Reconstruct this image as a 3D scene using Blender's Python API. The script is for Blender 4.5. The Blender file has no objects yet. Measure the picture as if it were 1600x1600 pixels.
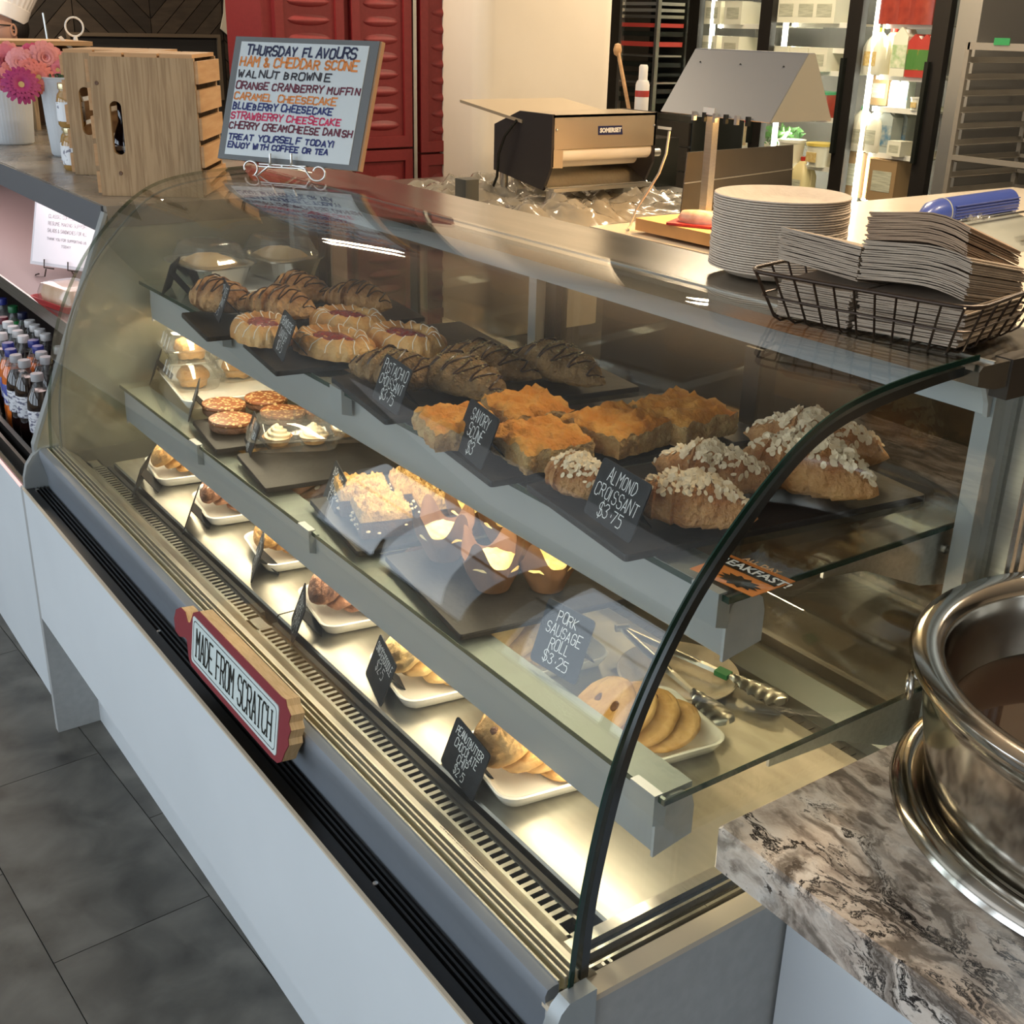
import bpy, math, random
from mathutils import Vector, Matrix, noise
random.seed(7)
PI = math.pi
S = bpy.context.scene
COL = S.collection
# ------------------------------------------------------------------ camera
CAM_F = 1834.0                       # focal length in pixels of a 1600 px frame
_u = Vector((-599 - 800, 0 - 800, CAM_F)).normalized()
_X = -_u
_Z = -Vector((690 - 800, 5200 - 800, CAM_F)).normalized()
_Z = (_Z - _Z.dot(_X) * _X).normalized()
_Y = _Z.cross(_X)
CAM_P = Vector((0, 0, 1.6))
cd = bpy.data.cameras.new('camera')
cam = bpy.data.objects.new('camera', cd)
COL.objects.link(cam)
cd.sensor_width = 36.0
cd.sensor_fit = 'HORIZONTAL'
cd.lens = 36.0 * CAM_F / 1600
cd.clip_start = 0.02
# columns of camera matrix: right, up, back in world coordinates
right = Vector((_X[0], _Y[0], _Z[0])); down = Vector((_X[1], _Y[1], _Z[1])); fwd = Vector((_X[2], _Y[2], _Z[2]))
cam.matrix_world = Matrix.Translation(CAM_P) @ Matrix((right, -down, -fwd)).transposed().to_4x4()
S.camera = cam

def ray(px, py):
    d = Vector((px - 800, py - 800, CAM_F))
    return (right * d[0] + down * d[1] + fwd * d[2]).normalized()
def at(px, py, x=None, y=None, z=None):
    """world point on a real plane of the room seen at a photo pixel"""
    d = ray(px, py)
    if z is not None: t = (z - CAM_P[2]) / d[2]
    elif y is not None: t = (y - CAM_P[1]) / d[1]
    else: t = (x - CAM_P[0]) / d[0]
    return CAM_P + d * t
def hit(px, py, p0, n):
    d = ray(px, py)
    return CAM_P + d * ((Vector(p0) - CAM_P).dot(n) / d.dot(n))

# ------------------------------------------------------------------ world, lights, exposure
w = bpy.data.worlds.new('world'); S.world = w; w.use_nodes = True
bg = w.node_tree.nodes['Background']
bg.inputs[0].default_value = (0.75, 0.87, 1.0, 1); bg.inputs[1].default_value = 1.6
S.view_settings.view_transform = 'Standard'
S.view_settings.look = 'None'
S.view_settings.gamma = 1.0
S.view_settings.use_curve_mapping = False
S.view_settings.exposure = 0.1
try:
    S.cycles.transparent_max_bounces = 32
    S.cycles.max_bounces = 12
    S.cycles.sample_clamp_indirect = 6
except Exception: pass

def area(name, loc, target, sx, sy, power, color):
    l = bpy.data.lights.new(name, 'AREA'); l.shape = 'RECTANGLE'; l.size = sx; l.size_y = sy
    l.energy = power; l.color = color
    o = bpy.data.objects.new(name, l); COL.objects.link(o); o.location = loc
    d = Vector(target) - Vector(loc)
    o.rotation_euler = d.to_track_quat('-Z', 'Y').to_euler()
    return o
DAY = (0.80, 0.90, 1.0)
WARM = (1.0, 0.80, 0.56)
for i, x in enumerate((-6.0, -3.7, -1.4, 0.9)):      # daylight through the shop windows behind the customer side
    area('window_daylight', (x, -2.93, 1.7), (x, 0, 1.4), 1.5, 2.0, 20, DAY)
KITCHEN = [(-0.9, 2.1), (-3.9, 4.55), (-5.4, 2.2), (-5.0, 5.0), (-1.6, 3.4), (-1.0, 5.0), (-7.0, 1.2)]
for x, y in KITCHEN:
    area('ceiling_lamp_light', (x, y, 2.93), (x, y, 0), *((.55, .10) if x == -3.9 else (.10, .7)), 44, WARM)
area('shop_fill_light', (-2.4, -1.7, 2.96), (-2.4, -1.7, 0), 6.0, 1.6, 15, (.95, .96, 1.0))  # unseen soft panel added as even fill for the customer side

# ------------------------------------------------------------------ materials
MATS = {}
def nodes(name):
    m = bpy.data.materials.new(name); m.use_nodes = True
    nt = m.node_tree
    return m, nt, nt.nodes['Principled BSDF']
def ramp(nt, stops, fac):
    r = nt.nodes.new('ShaderNodeValToRGB'); e = r.color_ramp.elements
    while len(e) < len(stops): e.new(0.5)
    for k, (p, c) in enumerate(stops):
        e[k].position = p; e[k].color = (*c, 1) if len(c) == 3 else c
    nt.links.new(fac, r.inputs[0]); return r.outputs[0]
def mat(name, color, rough=0.5, metal=0.0, color2=None, scale=20.0, detail=6, lo=.35, hi=.65, bump=0.0, bscale=None,
        stretch=None, coat=0.0, sub=0.0, emit=None, estr=0.0, dist=0.0, spec=None, roughvar=0.0):
    if name in MATS: return MATS[name]
    m, nt, b = nodes(name)
    b.inputs['Base Color'].default_value = (*color, 1)
    b.inputs['Roughness'].default_value = rough
    b.inputs['Metallic'].default_value = metal
    if spec is not None: b.inputs['Specular IOR Level'].default_value = spec
    if coat: b.inputs['Coat Weight'].default_value = coat; b.inputs['Coat Roughness'].default_value = .08
    if sub:
        b.inputs['Subsurface Weight'].default_value = sub; b.inputs['Subsurface Radius'].default_value = (.01, .006, .003)
    if emit: b.inputs['Emission Color'].default_value = (*emit, 1); b.inputs['Emission Strength'].default_value = estr
    if color2 or bump or roughvar:
        tc = nt.nodes.new('ShaderNodeTexCoord'); mp = nt.nodes.new('ShaderNodeMapping')
        nt.links.new(tc.outputs['Object'], mp.inputs[0])
        if stretch: mp.inputs['Scale'].default_value = stretch
        n = nt.nodes.new('ShaderNodeTexNoise'); n.inputs['Scale'].default_value = scale; n.inputs['Detail'].default_value = detail
        n.inputs['Distortion'].default_value = dist
        nt.links.new(mp.outputs[0], n.inputs['Vector'])
        if color2: nt.links.new(ramp(nt, [(lo, color), (hi, color2)], n.outputs['Fac']), b.inputs['Base Color'])
        if roughvar:
            mr = nt.nodes.new('ShaderNodeMapRange'); mr.inputs[3].default_value = rough; mr.inputs[4].default_value = rough + roughvar
            nt.links.new(n.outputs['Fac'], mr.inputs[0]); nt.links.new(mr.outputs[0], b.inputs['Roughness'])
        if bump:
            n2 = n
            if bscale:
                n2 = nt.nodes.new('ShaderNodeTexNoise'); n2.inputs['Scale'].default_value = bscale; n2.inputs['Detail'].default_value = 5
                nt.links.new(mp.outputs[0], n2.inputs['Vector'])
            bp = nt.nodes.new('ShaderNodeBump'); bp.inputs['Strength'].default_value = bump; bp.inputs['Distance'].default_value = .012 if bump >= .35 else .004
            nt.links.new(n2.outputs['Fac'], bp.inputs['Height']); nt.links.new(bp.outputs[0], b.inputs['Normal'])
    MATS[name] = m; return m
def glass_mat(name, tint, ior=1.5, rough=0.0, haze=0.0, hazecol=(.8, .8, .8)):
    if name in MATS: return MATS[name]
    m, nt, b = nodes(name); nt.nodes.remove(b)
    out = nt.nodes['Material Output']
    t = nt.nodes.new('ShaderNodeBsdfTransparent'); t.inputs[0].default_value = (*tint, 1)
    g = nt.nodes.new('ShaderNodeBsdfGlossy'); g.inputs['Roughness'].default_value = rough
    f = nt.nodes.new('ShaderNodeFresnel'); f.inputs[0].default_value = ior
    geo = nt.nodes.new('ShaderNodeNewGeometry')   # same index on both faces of a pane
    mx = nt.nodes.new('ShaderNodeMixShader')
    lw = nt.nodes.new('ShaderNodeLayerWeight'); lw.inputs[0].default_value = 0.5
    # Schlick reflectance from the facing angle, equal from either side of the sheet
    p = nt.nodes.new('ShaderNodeMath'); p.operation = 'POWER'; p.inputs[1].default_value = 5.0
    nt.links.new(lw.outputs['Facing'], p.inputs[0])
    r0 = ((ior - 1) / (ior + 1)) ** 2
    mr = nt.nodes.new('ShaderNodeMapRange'); mr.inputs[3].default_value = r0; mr.inputs[4].default_value = 1.0
    nt.links.new(p.outputs[0], mr.inputs[0])
    nt.nodes.remove(f); nt.nodes.remove(geo)
    first = t
    if haze:
        d = nt.nodes.new('ShaderNodeBsdfDiffuse'); d.inputs[0].default_value = (*hazecol, 1)
        mh = nt.nodes.new('ShaderNodeMixShader'); mh.inputs[0].default_value = haze
        nt.links.new(t.outputs[0], mh.inputs[1]); nt.links.new(d.outputs[0], mh.inputs[2]); first = mh
    nt.links.new(mr.outputs[0], mx.inputs[0]); nt.links.new(first.outputs[0], mx.inputs[1]); nt.links.new(g.outputs[0], mx.inputs[2])
    nt.links.new(mx.outputs[0], out.inputs[0])
    MATS[name] = m; return m
def emis(name, col, s):
    return mat(name, (0, 0, 0), .5, emit=col, estr=s)

M_glass = glass_mat('case_glass', (.975, .985, .97), 1.45)
M_shelf = glass_mat('shelf_glass', (.94, .965, .945), 1.5)
M_clear = glass_mat('clear_plastic', (.95, .95, .94), 1.8, .06, .05)
M_gedge = mat('glass_edge', (.006, .030, .020), .15, spec=.4)
M_steel = mat('brushed_steel', (.62, .60, .55), .24, 1, color2=(.54, .52, .47), scale=30, stretch=(.15, 6, 6), bump=.05, roughvar=.12)
M_deck = mat('deck_steel', (.50, .485, .43), .33, 1, color2=(.42, .405, .355), scale=14, stretch=(1, 3, 3), roughvar=.14)
M_top = mat('canopy_steel', (.52, .50, .46), .16, 1, color2=(.45, .43, .39), scale=9, stretch=(.3, 3, 3), roughvar=.1)
M_olive = mat('divider_steel', (.50, .49, .40), .33, .75, color2=(.60, .59, .50), scale=5, dist=1.5, roughvar=.1)
M_alu = mat('painted_aluminium', (.36, .385, .385), .35, .35)
M_alu2 = mat('bare_aluminium', (.66, .66, .62), .32, .9)
M_lam = mat('white_laminate', (.70, .745, .77), .38, color2=(.66, .705, .73), scale=3)
M_grey = mat('grey_laminate', (.42, .43, .425), .4, color2=(.38, .39, .385), scale=60)
M_beige = mat('beige_edging', (.62, .53, .40), .35)
M_black = mat('black_plastic', (.008, .008, .008), .3)
M_gasket = mat('black_gasket', (.01, .012, .01), .25)
M_slate = mat('black_slate', (.010, .010, .011), .48, color2=(.02, .02, .021), spec=.25, scale=18, bump=.25, bscale=60)
M_card = mat('chalk_card', (.013, .015, .018), .6, color2=(.02, .022, .026), scale=40, spec=.25)
M_chalk = mat('chalk_writing', (.75, .77, .76), .9)
M_white = mat('white_melamine', (.86, .84, .78), .25, coat=.2)
M_fibre = mat('kraft_fibre', (.64, .53, .41), .85, color2=(.58, .47, .36), scale=60, bump=.15, bscale=200)
M_napkin = mat('kraft_napkin', (.44, .35, .26), .9, color2=(.37, .29, .215), scale=40, bump=.2, bscale=150)
M_wire = mat('bronze_wire', (.05, .032, .022), .35, .6)
M_chrome = mat('chrome_wire', (.66, .65, .62), .28, 1)
M_tube = emis('lamp_tube', (1.0, .88, .62), 4)

# ------------------------------------------------------------------ mesh helpers
class MB:
    def __init__(s): s.v = []; s.f = []; s.M = None
    def add(s, vs, fs):
        o = len(s.v)
        s.v += [tuple(s.M @ Vector(p)) if s.M else tuple(p) for p in vs]
        s.f += [tuple(i + o for i in f) for f in fs]; return s
    def box(s, a, b):
        x0, y0, z0 = a; x1, y1, z1 = b
        return s.add([(x0, y0, z0), (x1, y0, z0), (x1, y1, z0), (x0, y1, z0), (x0, y0, z1), (x1, y0, z1), (x1, y1, z1), (x0, y1, z1)],
                     [(0, 3, 2, 1), (4, 5, 6, 7), (0, 1, 5, 4), (1, 2, 6, 5), (2, 3, 7, 6), (3, 0, 4, 7)])
    def bbox(s, a, b, r=.003, seg=2):            # box with rounded vertical corners and eased top
        x0, y0, z0 = a; x1, y1, z1 = b
        return s.prism(rrect(x0, y0, x1, y1, r, seg), z0, z1)
    def prism(s, poly, z0, z1, cap=True):
        n = len(poly)
        vs = [(x, y, z0) for x, y in poly] + [(x, y, z1) for x, y in poly]
        fs = [(i, (i + 1) % n, n + (i + 1) % n, n + i) for i in range(n)]
        if cap: fs += [tuple(range(n - 1, -1, -1)), tuple(range(n, 2 * n))]
        return s.add(vs, fs)
    def xprism(s, poly, x0, x1):                 # (y,z) outline extruded along x
        n = len(poly)
        vs = [(x0, y, z) for y, z in poly] + [(x1, y, z) for y, z in poly]
        fs = [(i, (i + 1) % n, n + (i + 1) % n, n + i) for i in range(n)] + [tuple(range(n - 1, -1, -1)), tuple(range(n, 2 * n))]
        return s.add(vs, fs)
    def yprism(s, poly, y0, y1):                 # (x,z) outline extruded along y
        n = len(poly)
        vs = [(x, y0, z) for x, z in poly] + [(x, y1, z) for x, z in poly]
        fs = [(i, (i + 1) % n, n + (i + 1) % n, n + i) for i in range(n)] + [tuple(range(n - 1, -1, -1)), tuple(range(n, 2 * n))]
        return s.add(vs, fs)
    def quadslab(s, pts, n, t):                  # 4+ coplanar points thickened backwards along -n
        pts = [Vector(p) for p in pts]; n = Vector(n).normalized(); k = len(pts)
        vs = pts + [p - n * t for p in pts]
        fs = [tuple(range(k)), tuple(range(2 * k - 1, k - 1, -1))] + [(i, k + i, k + (i + 1) % k, (i + 1) % k) for i in range(k)]
        return s.add(vs, fs)
    def tube(s, path, r, seg=8, closed=False, cap=True):
        P = [Vector(p) for p in path]; n = len(P)
        if n < 2: return s
        rr = r if isinstance(r, (list, tuple)) else [r] * n
        vs = []; up = None
        for i, p in enumerate(P):
            if closed: t = P[(i + 1) % n] - P[i - 1]
            else: t = P[min(i + 1, n - 1)] - P[max(i - 1, 0)]
            if t.length < 1e-9: t = Vector((0, 0, 1))
            t.normalize()
            if up is None: up = Vector((0, 0, 1)) if abs(t.z) < .9 else Vector((1, 0, 0))
            a = (up - t * up.dot(t))
            if a.length < 1e-6: a = t.orthogonal()
            a.normalize(); up = a; b = t.cross(a)
            for k in range(seg):
                an = 2 * PI * k / seg
                vs.append(p + a * (math.cos(an) * rr[i]) + b * (math.sin(an) * rr[i]))
        fs = []
        for i in range(n if closed else n - 1):
            j = (i + 1) % n
            for k in range(seg):
                k2 = (k + 1) % seg
                fs.append((i * seg + k, i * seg + k2, j * seg + k2, j * seg + k))
        if cap and not closed:
            fs += [tuple(range(seg - 1, -1, -1)), tuple(range((n - 1) * seg, n * seg))]
        return s.add(vs, fs)
    def lathe(s, prof, seg=24, c=(0, 0, 0), sx=1, sy=1, wob=None):
        vs = []
        for i, (r, z) in enumerate(prof):
            for k in range(seg):
                a = 2 * PI * k / seg
                q = r * (wob(a, i) if wob else 1)
                vs.append((c[0] + q * sx * math.cos(a), c[1] + q * sy * math.sin(a), c[2] + z))
        fs = []
        for i in range(len(prof) - 1):
            for k in range(seg):
                k2 = (k + 1) % seg
                fs.append((i * seg + k, i * seg + k2, (i + 1) * seg + k2, (i + 1) * seg + k))
        if prof[0][0] > 1e-6: fs.append(tuple(range(seg - 1, -1, -1)))
        if prof[-1][0] > 1e-6: fs.append(tuple(range((len(prof) - 1) * seg, len(prof) * seg)))
        return s.add(vs, fs)
    def grid(s, nu, nv, fn, closeu=False, closev=False):
        vs = [fn(i / nu, j / nv) for i in range(nu + (0 if closeu else 1)) for j in range(nv + (0 if closev else 1))]
        W = nv + (0 if closev else 1); U = nu + (0 if closeu else 1)
        fs = []
        for i in range(nu):
            for j in range(nv):
                i2 = (i + 1) % U; j2 = (j + 1) % W
                fs.append((i * W + j, i2 * W + j, i2 * W + j2, i * W + j2))
        return s.add(vs, fs)
    def rings(s, rings):                          # stack of equal-length closed outlines, capped
        k = len(rings[0]); vs = [p for r in rings for p in r]; fs = []
        for i in range(len(rings) - 1):
            for j in range(k):
                j2 = (j + 1) % k; fs.append((i * k + j, i * k + j2, (i + 1) * k + j2, (i + 1) * k + j))
        fs += [tuple(range(k - 1, -1, -1)), tuple(range((len(rings) - 1) * k, len(rings) * k))]
        return s.add(vs, fs)
def rrect(x0, y0, x1, y1, r, seg=4):
    out = []
    for cx, cy, a0 in ((x1 - r, y1 - r, 0), (x0 + r, y1 - r, 90), (x0 + r, y0 + r, 180), (x1 - r, y0 + r, 270)):
        for k in range(seg + 1):
            a = math.radians(a0 + 90 * k / seg); out.append((cx + r * math.cos(a), cy + r * math.sin(a)))
    return out
def part(name, mb, m, parent=None, smooth=False, kind=None, label=None):
    me = bpy.data.meshes.new(name); me.from_pydata([tuple(p) for p in mb.v], [], mb.f); me.update()
    if smooth:
        me.polygons.foreach_set('use_smooth', [True] * len(me.polygons))
        try: me.set_sharp_from_angle(angle=math.radians(smooth if smooth is not True else 50))
        except Exception: pass
    me.materials.append(m)
    o = bpy.data.objects.new(name, me); COL.objects.link(o)
    if parent: o.parent = parent
    if kind: o['kind'] = kind
    if label: o['label'] = label
    return o
def thing(name, label, cat, loc=(0, 0, 0), rz=0, group=None):
    o = bpy.data.objects.new(name, None); COL.objects.link(o); o.empty_display_size = .05
    o.location = loc; o.rotation_euler = (0, 0, rz); o['label'] = label; o['category'] = cat
    if group: o['group'] = group
    return o
def tag(o, label, cat, group=None):
    o['label'] = label; o['category'] = cat
    if group: o['group'] = group
    return o
def struct(name, mb, m, smooth=False):
    o = part(name, mb, m, smooth=smooth); o['kind'] = 'structure'; return o
def dup(root, loc, rz=0, label=None, group=None, scale=None, rot=None):
    def cp(o, par):
        c = o.copy(); COL.objects.link(c)
        if par: c.parent = par
        for ch in KIDS.get(o.name, []): cp(ch, c)
        return c
    r = cp(root, None); r.location = loc; r.rotation_euler = rot if rot else (0, 0, rz)
    if label: r['label'] = label
    if group: r['group'] = group
    if scale: r.scale = scale if isinstance(scale, tuple) else (scale,) * 3
    return r
KIDS = {}
def index_kids(root):
    KIDS[root.name] = list(root.children)
    for c in root.children: KIDS[c.name] = list(c.children)
class Proto:
    """first call places the prototype itself, later calls place copies"""
    def __init__(s, root): s.root = root; index_kids(root); s.used = False
    def put(s, loc, rz=0, label=None, group=None, scale=None, rot=None):
        if not s.used:
            s.used = True; r = s.root; r.location = loc; r.rotation_euler = rot if rot else (0, 0, rz)
            if label: r['label'] = label
            if group: r['group'] = group
            if scale: r.scale = scale if isinstance(scale, tuple) else (scale,) * 3
            return r
        return dup(s.root, loc, rz, label, group, scale if scale else (1, 1, 1), rot)
def fbm(p, s, seed=0):
    return 1.6 * noise.fractal(Vector(p) * s + Vector((seed * 7.3, seed * 3.1, seed)), 1.0, 2.0, 4)

# ------------------------------------------------------------------ handwriting: single stroke letters, x 0-4, y 0-6
FONT = {
'A': '00 26 40;12 32', 'B': '00 06 25 34 23 03;23 32 31 20 00', 'C': '45 36 16 05 01 10 30 41', 'D': '00 06 26 44 42 20 00', 'E': '46 06 00 40;03 33',
'F': '00 06 46;03 33', 'G': '45 36 16 05 01 10 30 41 43 23', 'H': '00 06;40 46;03 43', 'I': '10 16', 'J': '36 31 20 10 01', 'K': '00 06;46 03 40', 'L': '06 00 30',
'M': '00 06 23 46 40', 'N': '00 06 40 46', 'O': '16 05 01 10 30 41 45 36 16', 'P': '00 06 36 45 44 33 03', 'Q': '16 05 01 10 30 41 45 36 16;22 40',
'R': '00 06 36 45 44 33 03;23 40', 'S': '45 36 16 05 04 13 33 42 41 30 10 01', 'T': '06 46;26 20', 'U': '06 01 10 30 41 46', 'V': '06 20 46', 'W': '06 10 24 30 46',
'X': '06 40;00 46', 'Y': '06 23 46;23 20', 'Z': '06 46 00 40', '0': '16 05 01 10 30 41 45 36 16', '1': '15 26 20', '2': '05 16 36 45 44 00 40', '3': '05 16 36 45 34 23;23 33 42 41 30 10 01',
'4': '36 02 42;30 36', '5': '46 06 04 34 43 41 30 00', '6': '36 14 01 10 30 41 43 13', '7': '06 46 10', '8': '16 05 13 33 41 30 10 01 13;33 45 36 16', '9': '10 35 36 16 05 04 13 34',
'$': '45 36 16 05 04 13 33 42 41 30 10 01;27 2-', '.': '22 23', '!': '16 12;10 11', '&': '40 05 16 25 01 10 20 42', '+': '13 33;24 22', '/': '00 46', "'": '16 15', ',': '10 11', '-': '13 33', '*': '13 33;24 22;14 32', ' ': ''}
def glyph(ch):
    out = []
    for st in FONT.get(ch, '').split(';'):
        pts = []
        for t in st.split():
            y = -1 if t[1] == '-' else int(t[1]); pts.append((int(t[0]), y))
        if pts: out.append(pts)
    return out
def write(mb, text, org, ex, ey, n, h, width=None, thick=None, jit=.25, slant=.12, align='c', serif=False, wscale=1.0, off=.0006, drift=0.0, rnd=None):
    """ribbon lettering on a plane: org = centre (or left) of the baseline"""
    rnd = rnd or random.Random(hash_s(text))
    ex = Vector(ex).normalized(); ey = Vector(ey).normalized(); n = Vector(n).normalized(); org = Vector(org) + n * off
    ADV = [{'I': 2.7, '.': 3.6, '!': 2.4, ' ': 3.4, 'M': 5.7, 'W': 5.7}.get(c, 5.3) for c in text]; CUM = [sum(ADV[:q]) for q in range(len(text))]
    sy = h / 6.0; sx = sy * wscale
    tot = sum(ADV) - 1.3
    if width: sx = width / max(tot, 1)
    x0 = -tot * sx / 2 if align == 'c' else 0
    th = (thick or h * .09) / 2
    def P(x, y): return org + ex * (x0 + x * sx + slant * y * sy) + ey * (y * sy + drift * x * sx)
    for i, ch in enumerate(text):
        jx = rnd.uniform(-jit, jit); jy = rnd.uniform(-jit, jit) * 1.3; js = 1 + rnd.uniform(-jit, jit) * .35
        adv_i = CUM[i] - (1 if ch in 'I!' else 0)
        for st in glyph(ch):
            q = [(adv_i + jx + (x * js), jy + y * js) for x, y in st]
            pts = [P(*p) for p in q]
            for a, b in zip(pts[:-1], pts[1:]):
                d = b - a
                if d.length < 1e-7: continue
                d.normalize(); s_ = n.cross(d) * th; e = d * th * .6
                mb.add([a - s_ - e, b - s_ + e, b + s_ + e, a + s_ - e], [(0, 1, 2, 3)])
            if serif:
                for p, q2 in ((st[0], st[1]), (st[-1], st[-2])):
                    if p[1] in (0, 6) and abs(p[0] - q2[0]) <= 2 and p[1] != q2[1]:
                        c = P(adv_i + jx + p[0] * js, jy + p[1] * js); wv = ex * sx * .95; hv = ey * th * .7
                        mb.add([c - wv - hv, c + wv - hv, c + wv + hv, c - wv + hv], [(0, 1, 2, 3)])
def hash_s(t):
    r = 7
    for c in t: r = (r * 31 + ord(c)) % 1000003
    return r
def bfont(text, size, ext=0.0004, bold=.0, shear=0):
    cu = bpy.data.curves.new('t', 'FONT'); cu.body = text; cu.size = size; cu.extrude = ext; cu.offset = bold; cu.shear = shear
    cu.align_x = 'CENTER'; cu.align_y = 'CENTER'; cu.resolution_u = 2
    o = bpy.data.objects.new('t', cu); COL.objects.link(o)
    dg = bpy.context.evaluated_depsgraph_get(); me = o.evaluated_get(dg).to_mesh()
    mb = MB(); mb.v = [tuple(v.co) for v in me.vertices]; mb.f = [tuple(p.vertices) for p in me.polygons]
    o.evaluated_get(dg).to_mesh_clear(); bpy.data.objects.remove(o); bpy.data.curves.remove(cu)
    return mb
def xform(mb, M):
    mb.v = [tuple(M @ Vector(p)) for p in mb.v]; return mb
def frame_matrix(o, ex, ey, n):
    ex = Vector(ex).normalized(); ey = Vector(ey).normalized(); n = Vector(n).normalized()
    return Matrix.Translation(Vector(o)) @ Matrix((ex, ey, n)).transposed().to_4x4()
exec_sections = []

# ================================================================== THE ROOM
M_wall = mat('cream_wall', (.72, .64, .52), .7, color2=(.70, .62, .50), scale=4, bump=.05, bscale=80)
M_ceil = mat('ceiling_paint', (.72, .70, .66), .8)
M_dark = mat('dark_wood', (.05, .038, .026), .5, color2=(.10, .076, .052), scale=7, stretch=(.4, .4, 6))
M_floor = mat('stone_tile', (.045, .042, .037), .42, color2=(.15, .142, .122), scale=8, detail=14, lo=.30, hi=.72, dist=.4, bump=.08, bscale=40, roughvar=.12)
M_grout = mat('floor_joint', (.02, .018, .016), .8)
X0, X1, Y0, Y1, ZC = -9.2, 3.2, -3.0, 7.2, 3.0
struct('floor', MB().box((X0, Y0, -.06), (X1, Y1, -.003)), M_grout)
FL = bpy.data.objects['floor']
# floor tiles, laid in a staggered bond as far as their joints can be seen
tw, tl, tang = .303, .604, math.radians(3)
tile_me = None
RT = Matrix.Rotation(tang, 3, 'Z')
for r in range(-1, 11):
    for c in range(-9, 7):
        p = Vector((-1.83, .598, 0)) + RT @ Vector((c * tl + (r % 2) * tl * .5, -r * tw, 0))
        if p.x > 1.6 or p.x < -7.5 or p.y < -2.4: continue
        if tile_me is None:
            o = part('tile', MB().box((.001, -tw + .001, -.003), (tl - .001, -.001, 0)), M_floor, FL); tile_me = o.data
        else:
            o = bpy.data.objects.new('tile', tile_me); COL.objects.link(o); o.parent = FL
        o.location = p; o.rotation_euler = (0, 0, tang + (PI if (r + c) % 2 else 0))
        if (r + c) % 2: o.location = p + RT @ Vector((tl, -tw, 0))
struct('ceiling', MB().box((X0, Y0, ZC), (X1, Y1, ZC + .1)), M_ceil)
struct('wall_left', MB().box((X0 - .1, Y0, 0), (X0, Y1, ZC)), M_wall)
struct('wall_right', MB().box((X1, Y0, 0), (X1 + .1, Y1, ZC)), M_wall)
M_steelwall = mat('steel_wall', (.075, .068, .058), .35, .5, color2=(.095, .086, .073), scale=2)
struct('wall_back', MB().box((X0, Y1, 0), (X1, Y1 + .1, ZC)), M_steelwall)
wf = MB()                                              # window wall behind the customer
wf.box((X0, Y0 - .12, 0), (X1, Y0, .62)); wf.box((X0, Y0 - .12, 2.78), (X1, Y0, ZC))
xs = [X0, -7.0] + [v for x in (-6.0, -3.7, -1.4, .9) for v in (x - 1.0, x + 1.0)] + [X1]
xs = [X0] + sum([[x - 1.0, x + 1.0] for x in (-6.0, -3.7, -1.4, .9)], []) + [X1]
for a, b in zip(xs[0::2], xs[1::2]): wf.box((a, Y0 - .12, .62), (b, Y0, 2.78))
struct('wall_front', wf, M_wall)
for i, x in enumerate((-6.0, -3.7, -1.4, .9)):
    m = MB(); m.box((x - 1.0, Y0 - .03, 1.98), (x + 1.0, Y0 + .02, 2.03)); m.box((x - .02, Y0 - .03, .62), (x + .02, Y0 + .02, 2.78))
    m.box((x - 1.0, Y0 - .03, .62), (x + 1.0, Y0 + .02, .66))
    struct('window_%d' % (i + 1), m, M_black)
# ================================================================== THE DISPLAY CASE
CX0, CX1 = -2.57, -.68
case = thing('display_case', 'long curved-glass refrigerated bakery display case with two glass shelves', 'display case', (0, 0, 0))
part('front_panel', MB().box((CX0, .513, .31), (CX1, .5172, .628)).box((CX0, .5172, .31), (CX1, .531, .598)), M_lam, case)
part('panel_edging', MB().box((CX0, .512, .628), (CX1, .5172, .632)), M_beige, case)
part('kick_panel', MB().box((CX0, .613, 0), (CX1, .63, .31)), M_lam, case)
m = MB().box((CX0 - .022, .513, 0), (CX0, 1.25, .63)); part('side_board', m, M_grey, case)
m = MB().box((-.70, .556, 0), (CX1, 1.26, .690)); part('end_panel', m, M_grey, case)
part('end_panel_edging', MB().box((-.706, .556, .690), (CX1, 1.26, .698)), M_beige, case)
# black channel in front of the lip with its ridges
m = MB().box((CX0 + .004, .5175, .60), (CX1 - .002, .572, .620)).box((CX0 + .004, .5175, .62), (CX1 - .002, .536, .6285))
for y in (.541, .5485, .556): m.box((CX0 + .004, y, .620), (CX1 - .002, y + .003, .6285))
part('black_channel', m, M_black, case)
for x in (-2.55, -1.78, -1.02): part('screw', MB().lathe([(0, .0), (.0035, .0), (.0035, .0015), (0, .0025)], 10, (x, .538, .629)), M_chrome, case)
# lip: rounded painted face, then the bright glass channel
lip = [(.5715, .60), (.5690, .66), (.563, .685), (.5555, .700), (.5545, .708), (.557, .713), (.5625, .714), (.5625, .60)]
lip = [(.567, .60), (.566, .65), (.561, .675), (.556, .695), (.5550, .706), (.558, .713), (.565, .715), (.572, .715), (.572, .60)]
part('front_lip', MB().xprism(lip, CX0 + .004, CX1 - .02), mat('lip_paint', (.235, .26, .29), .4, .3), case, smooth=True)
m = MB()
for y in (.5720, .5815, .5890, .5965): m.box((CX0 + .01, y, .66), (CX1 - .022, y + .0022, .7165))
m.box((CX0 + .01, .572, .66), (CX1 - .022, .5995, .698))
part('glass_rail', m, mat('rail_metal', (.72, .68, .55), .3, .7), case)
sl = [(.5995, .714), (.607, .7135), (.628, .694), (.640, .684), (.640, .66), (.5995, .66)]
part('inner_slope', MB().xprism(sl, CX0 + .01, CX1 - .022), M_deck, case, smooth=30)
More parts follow.
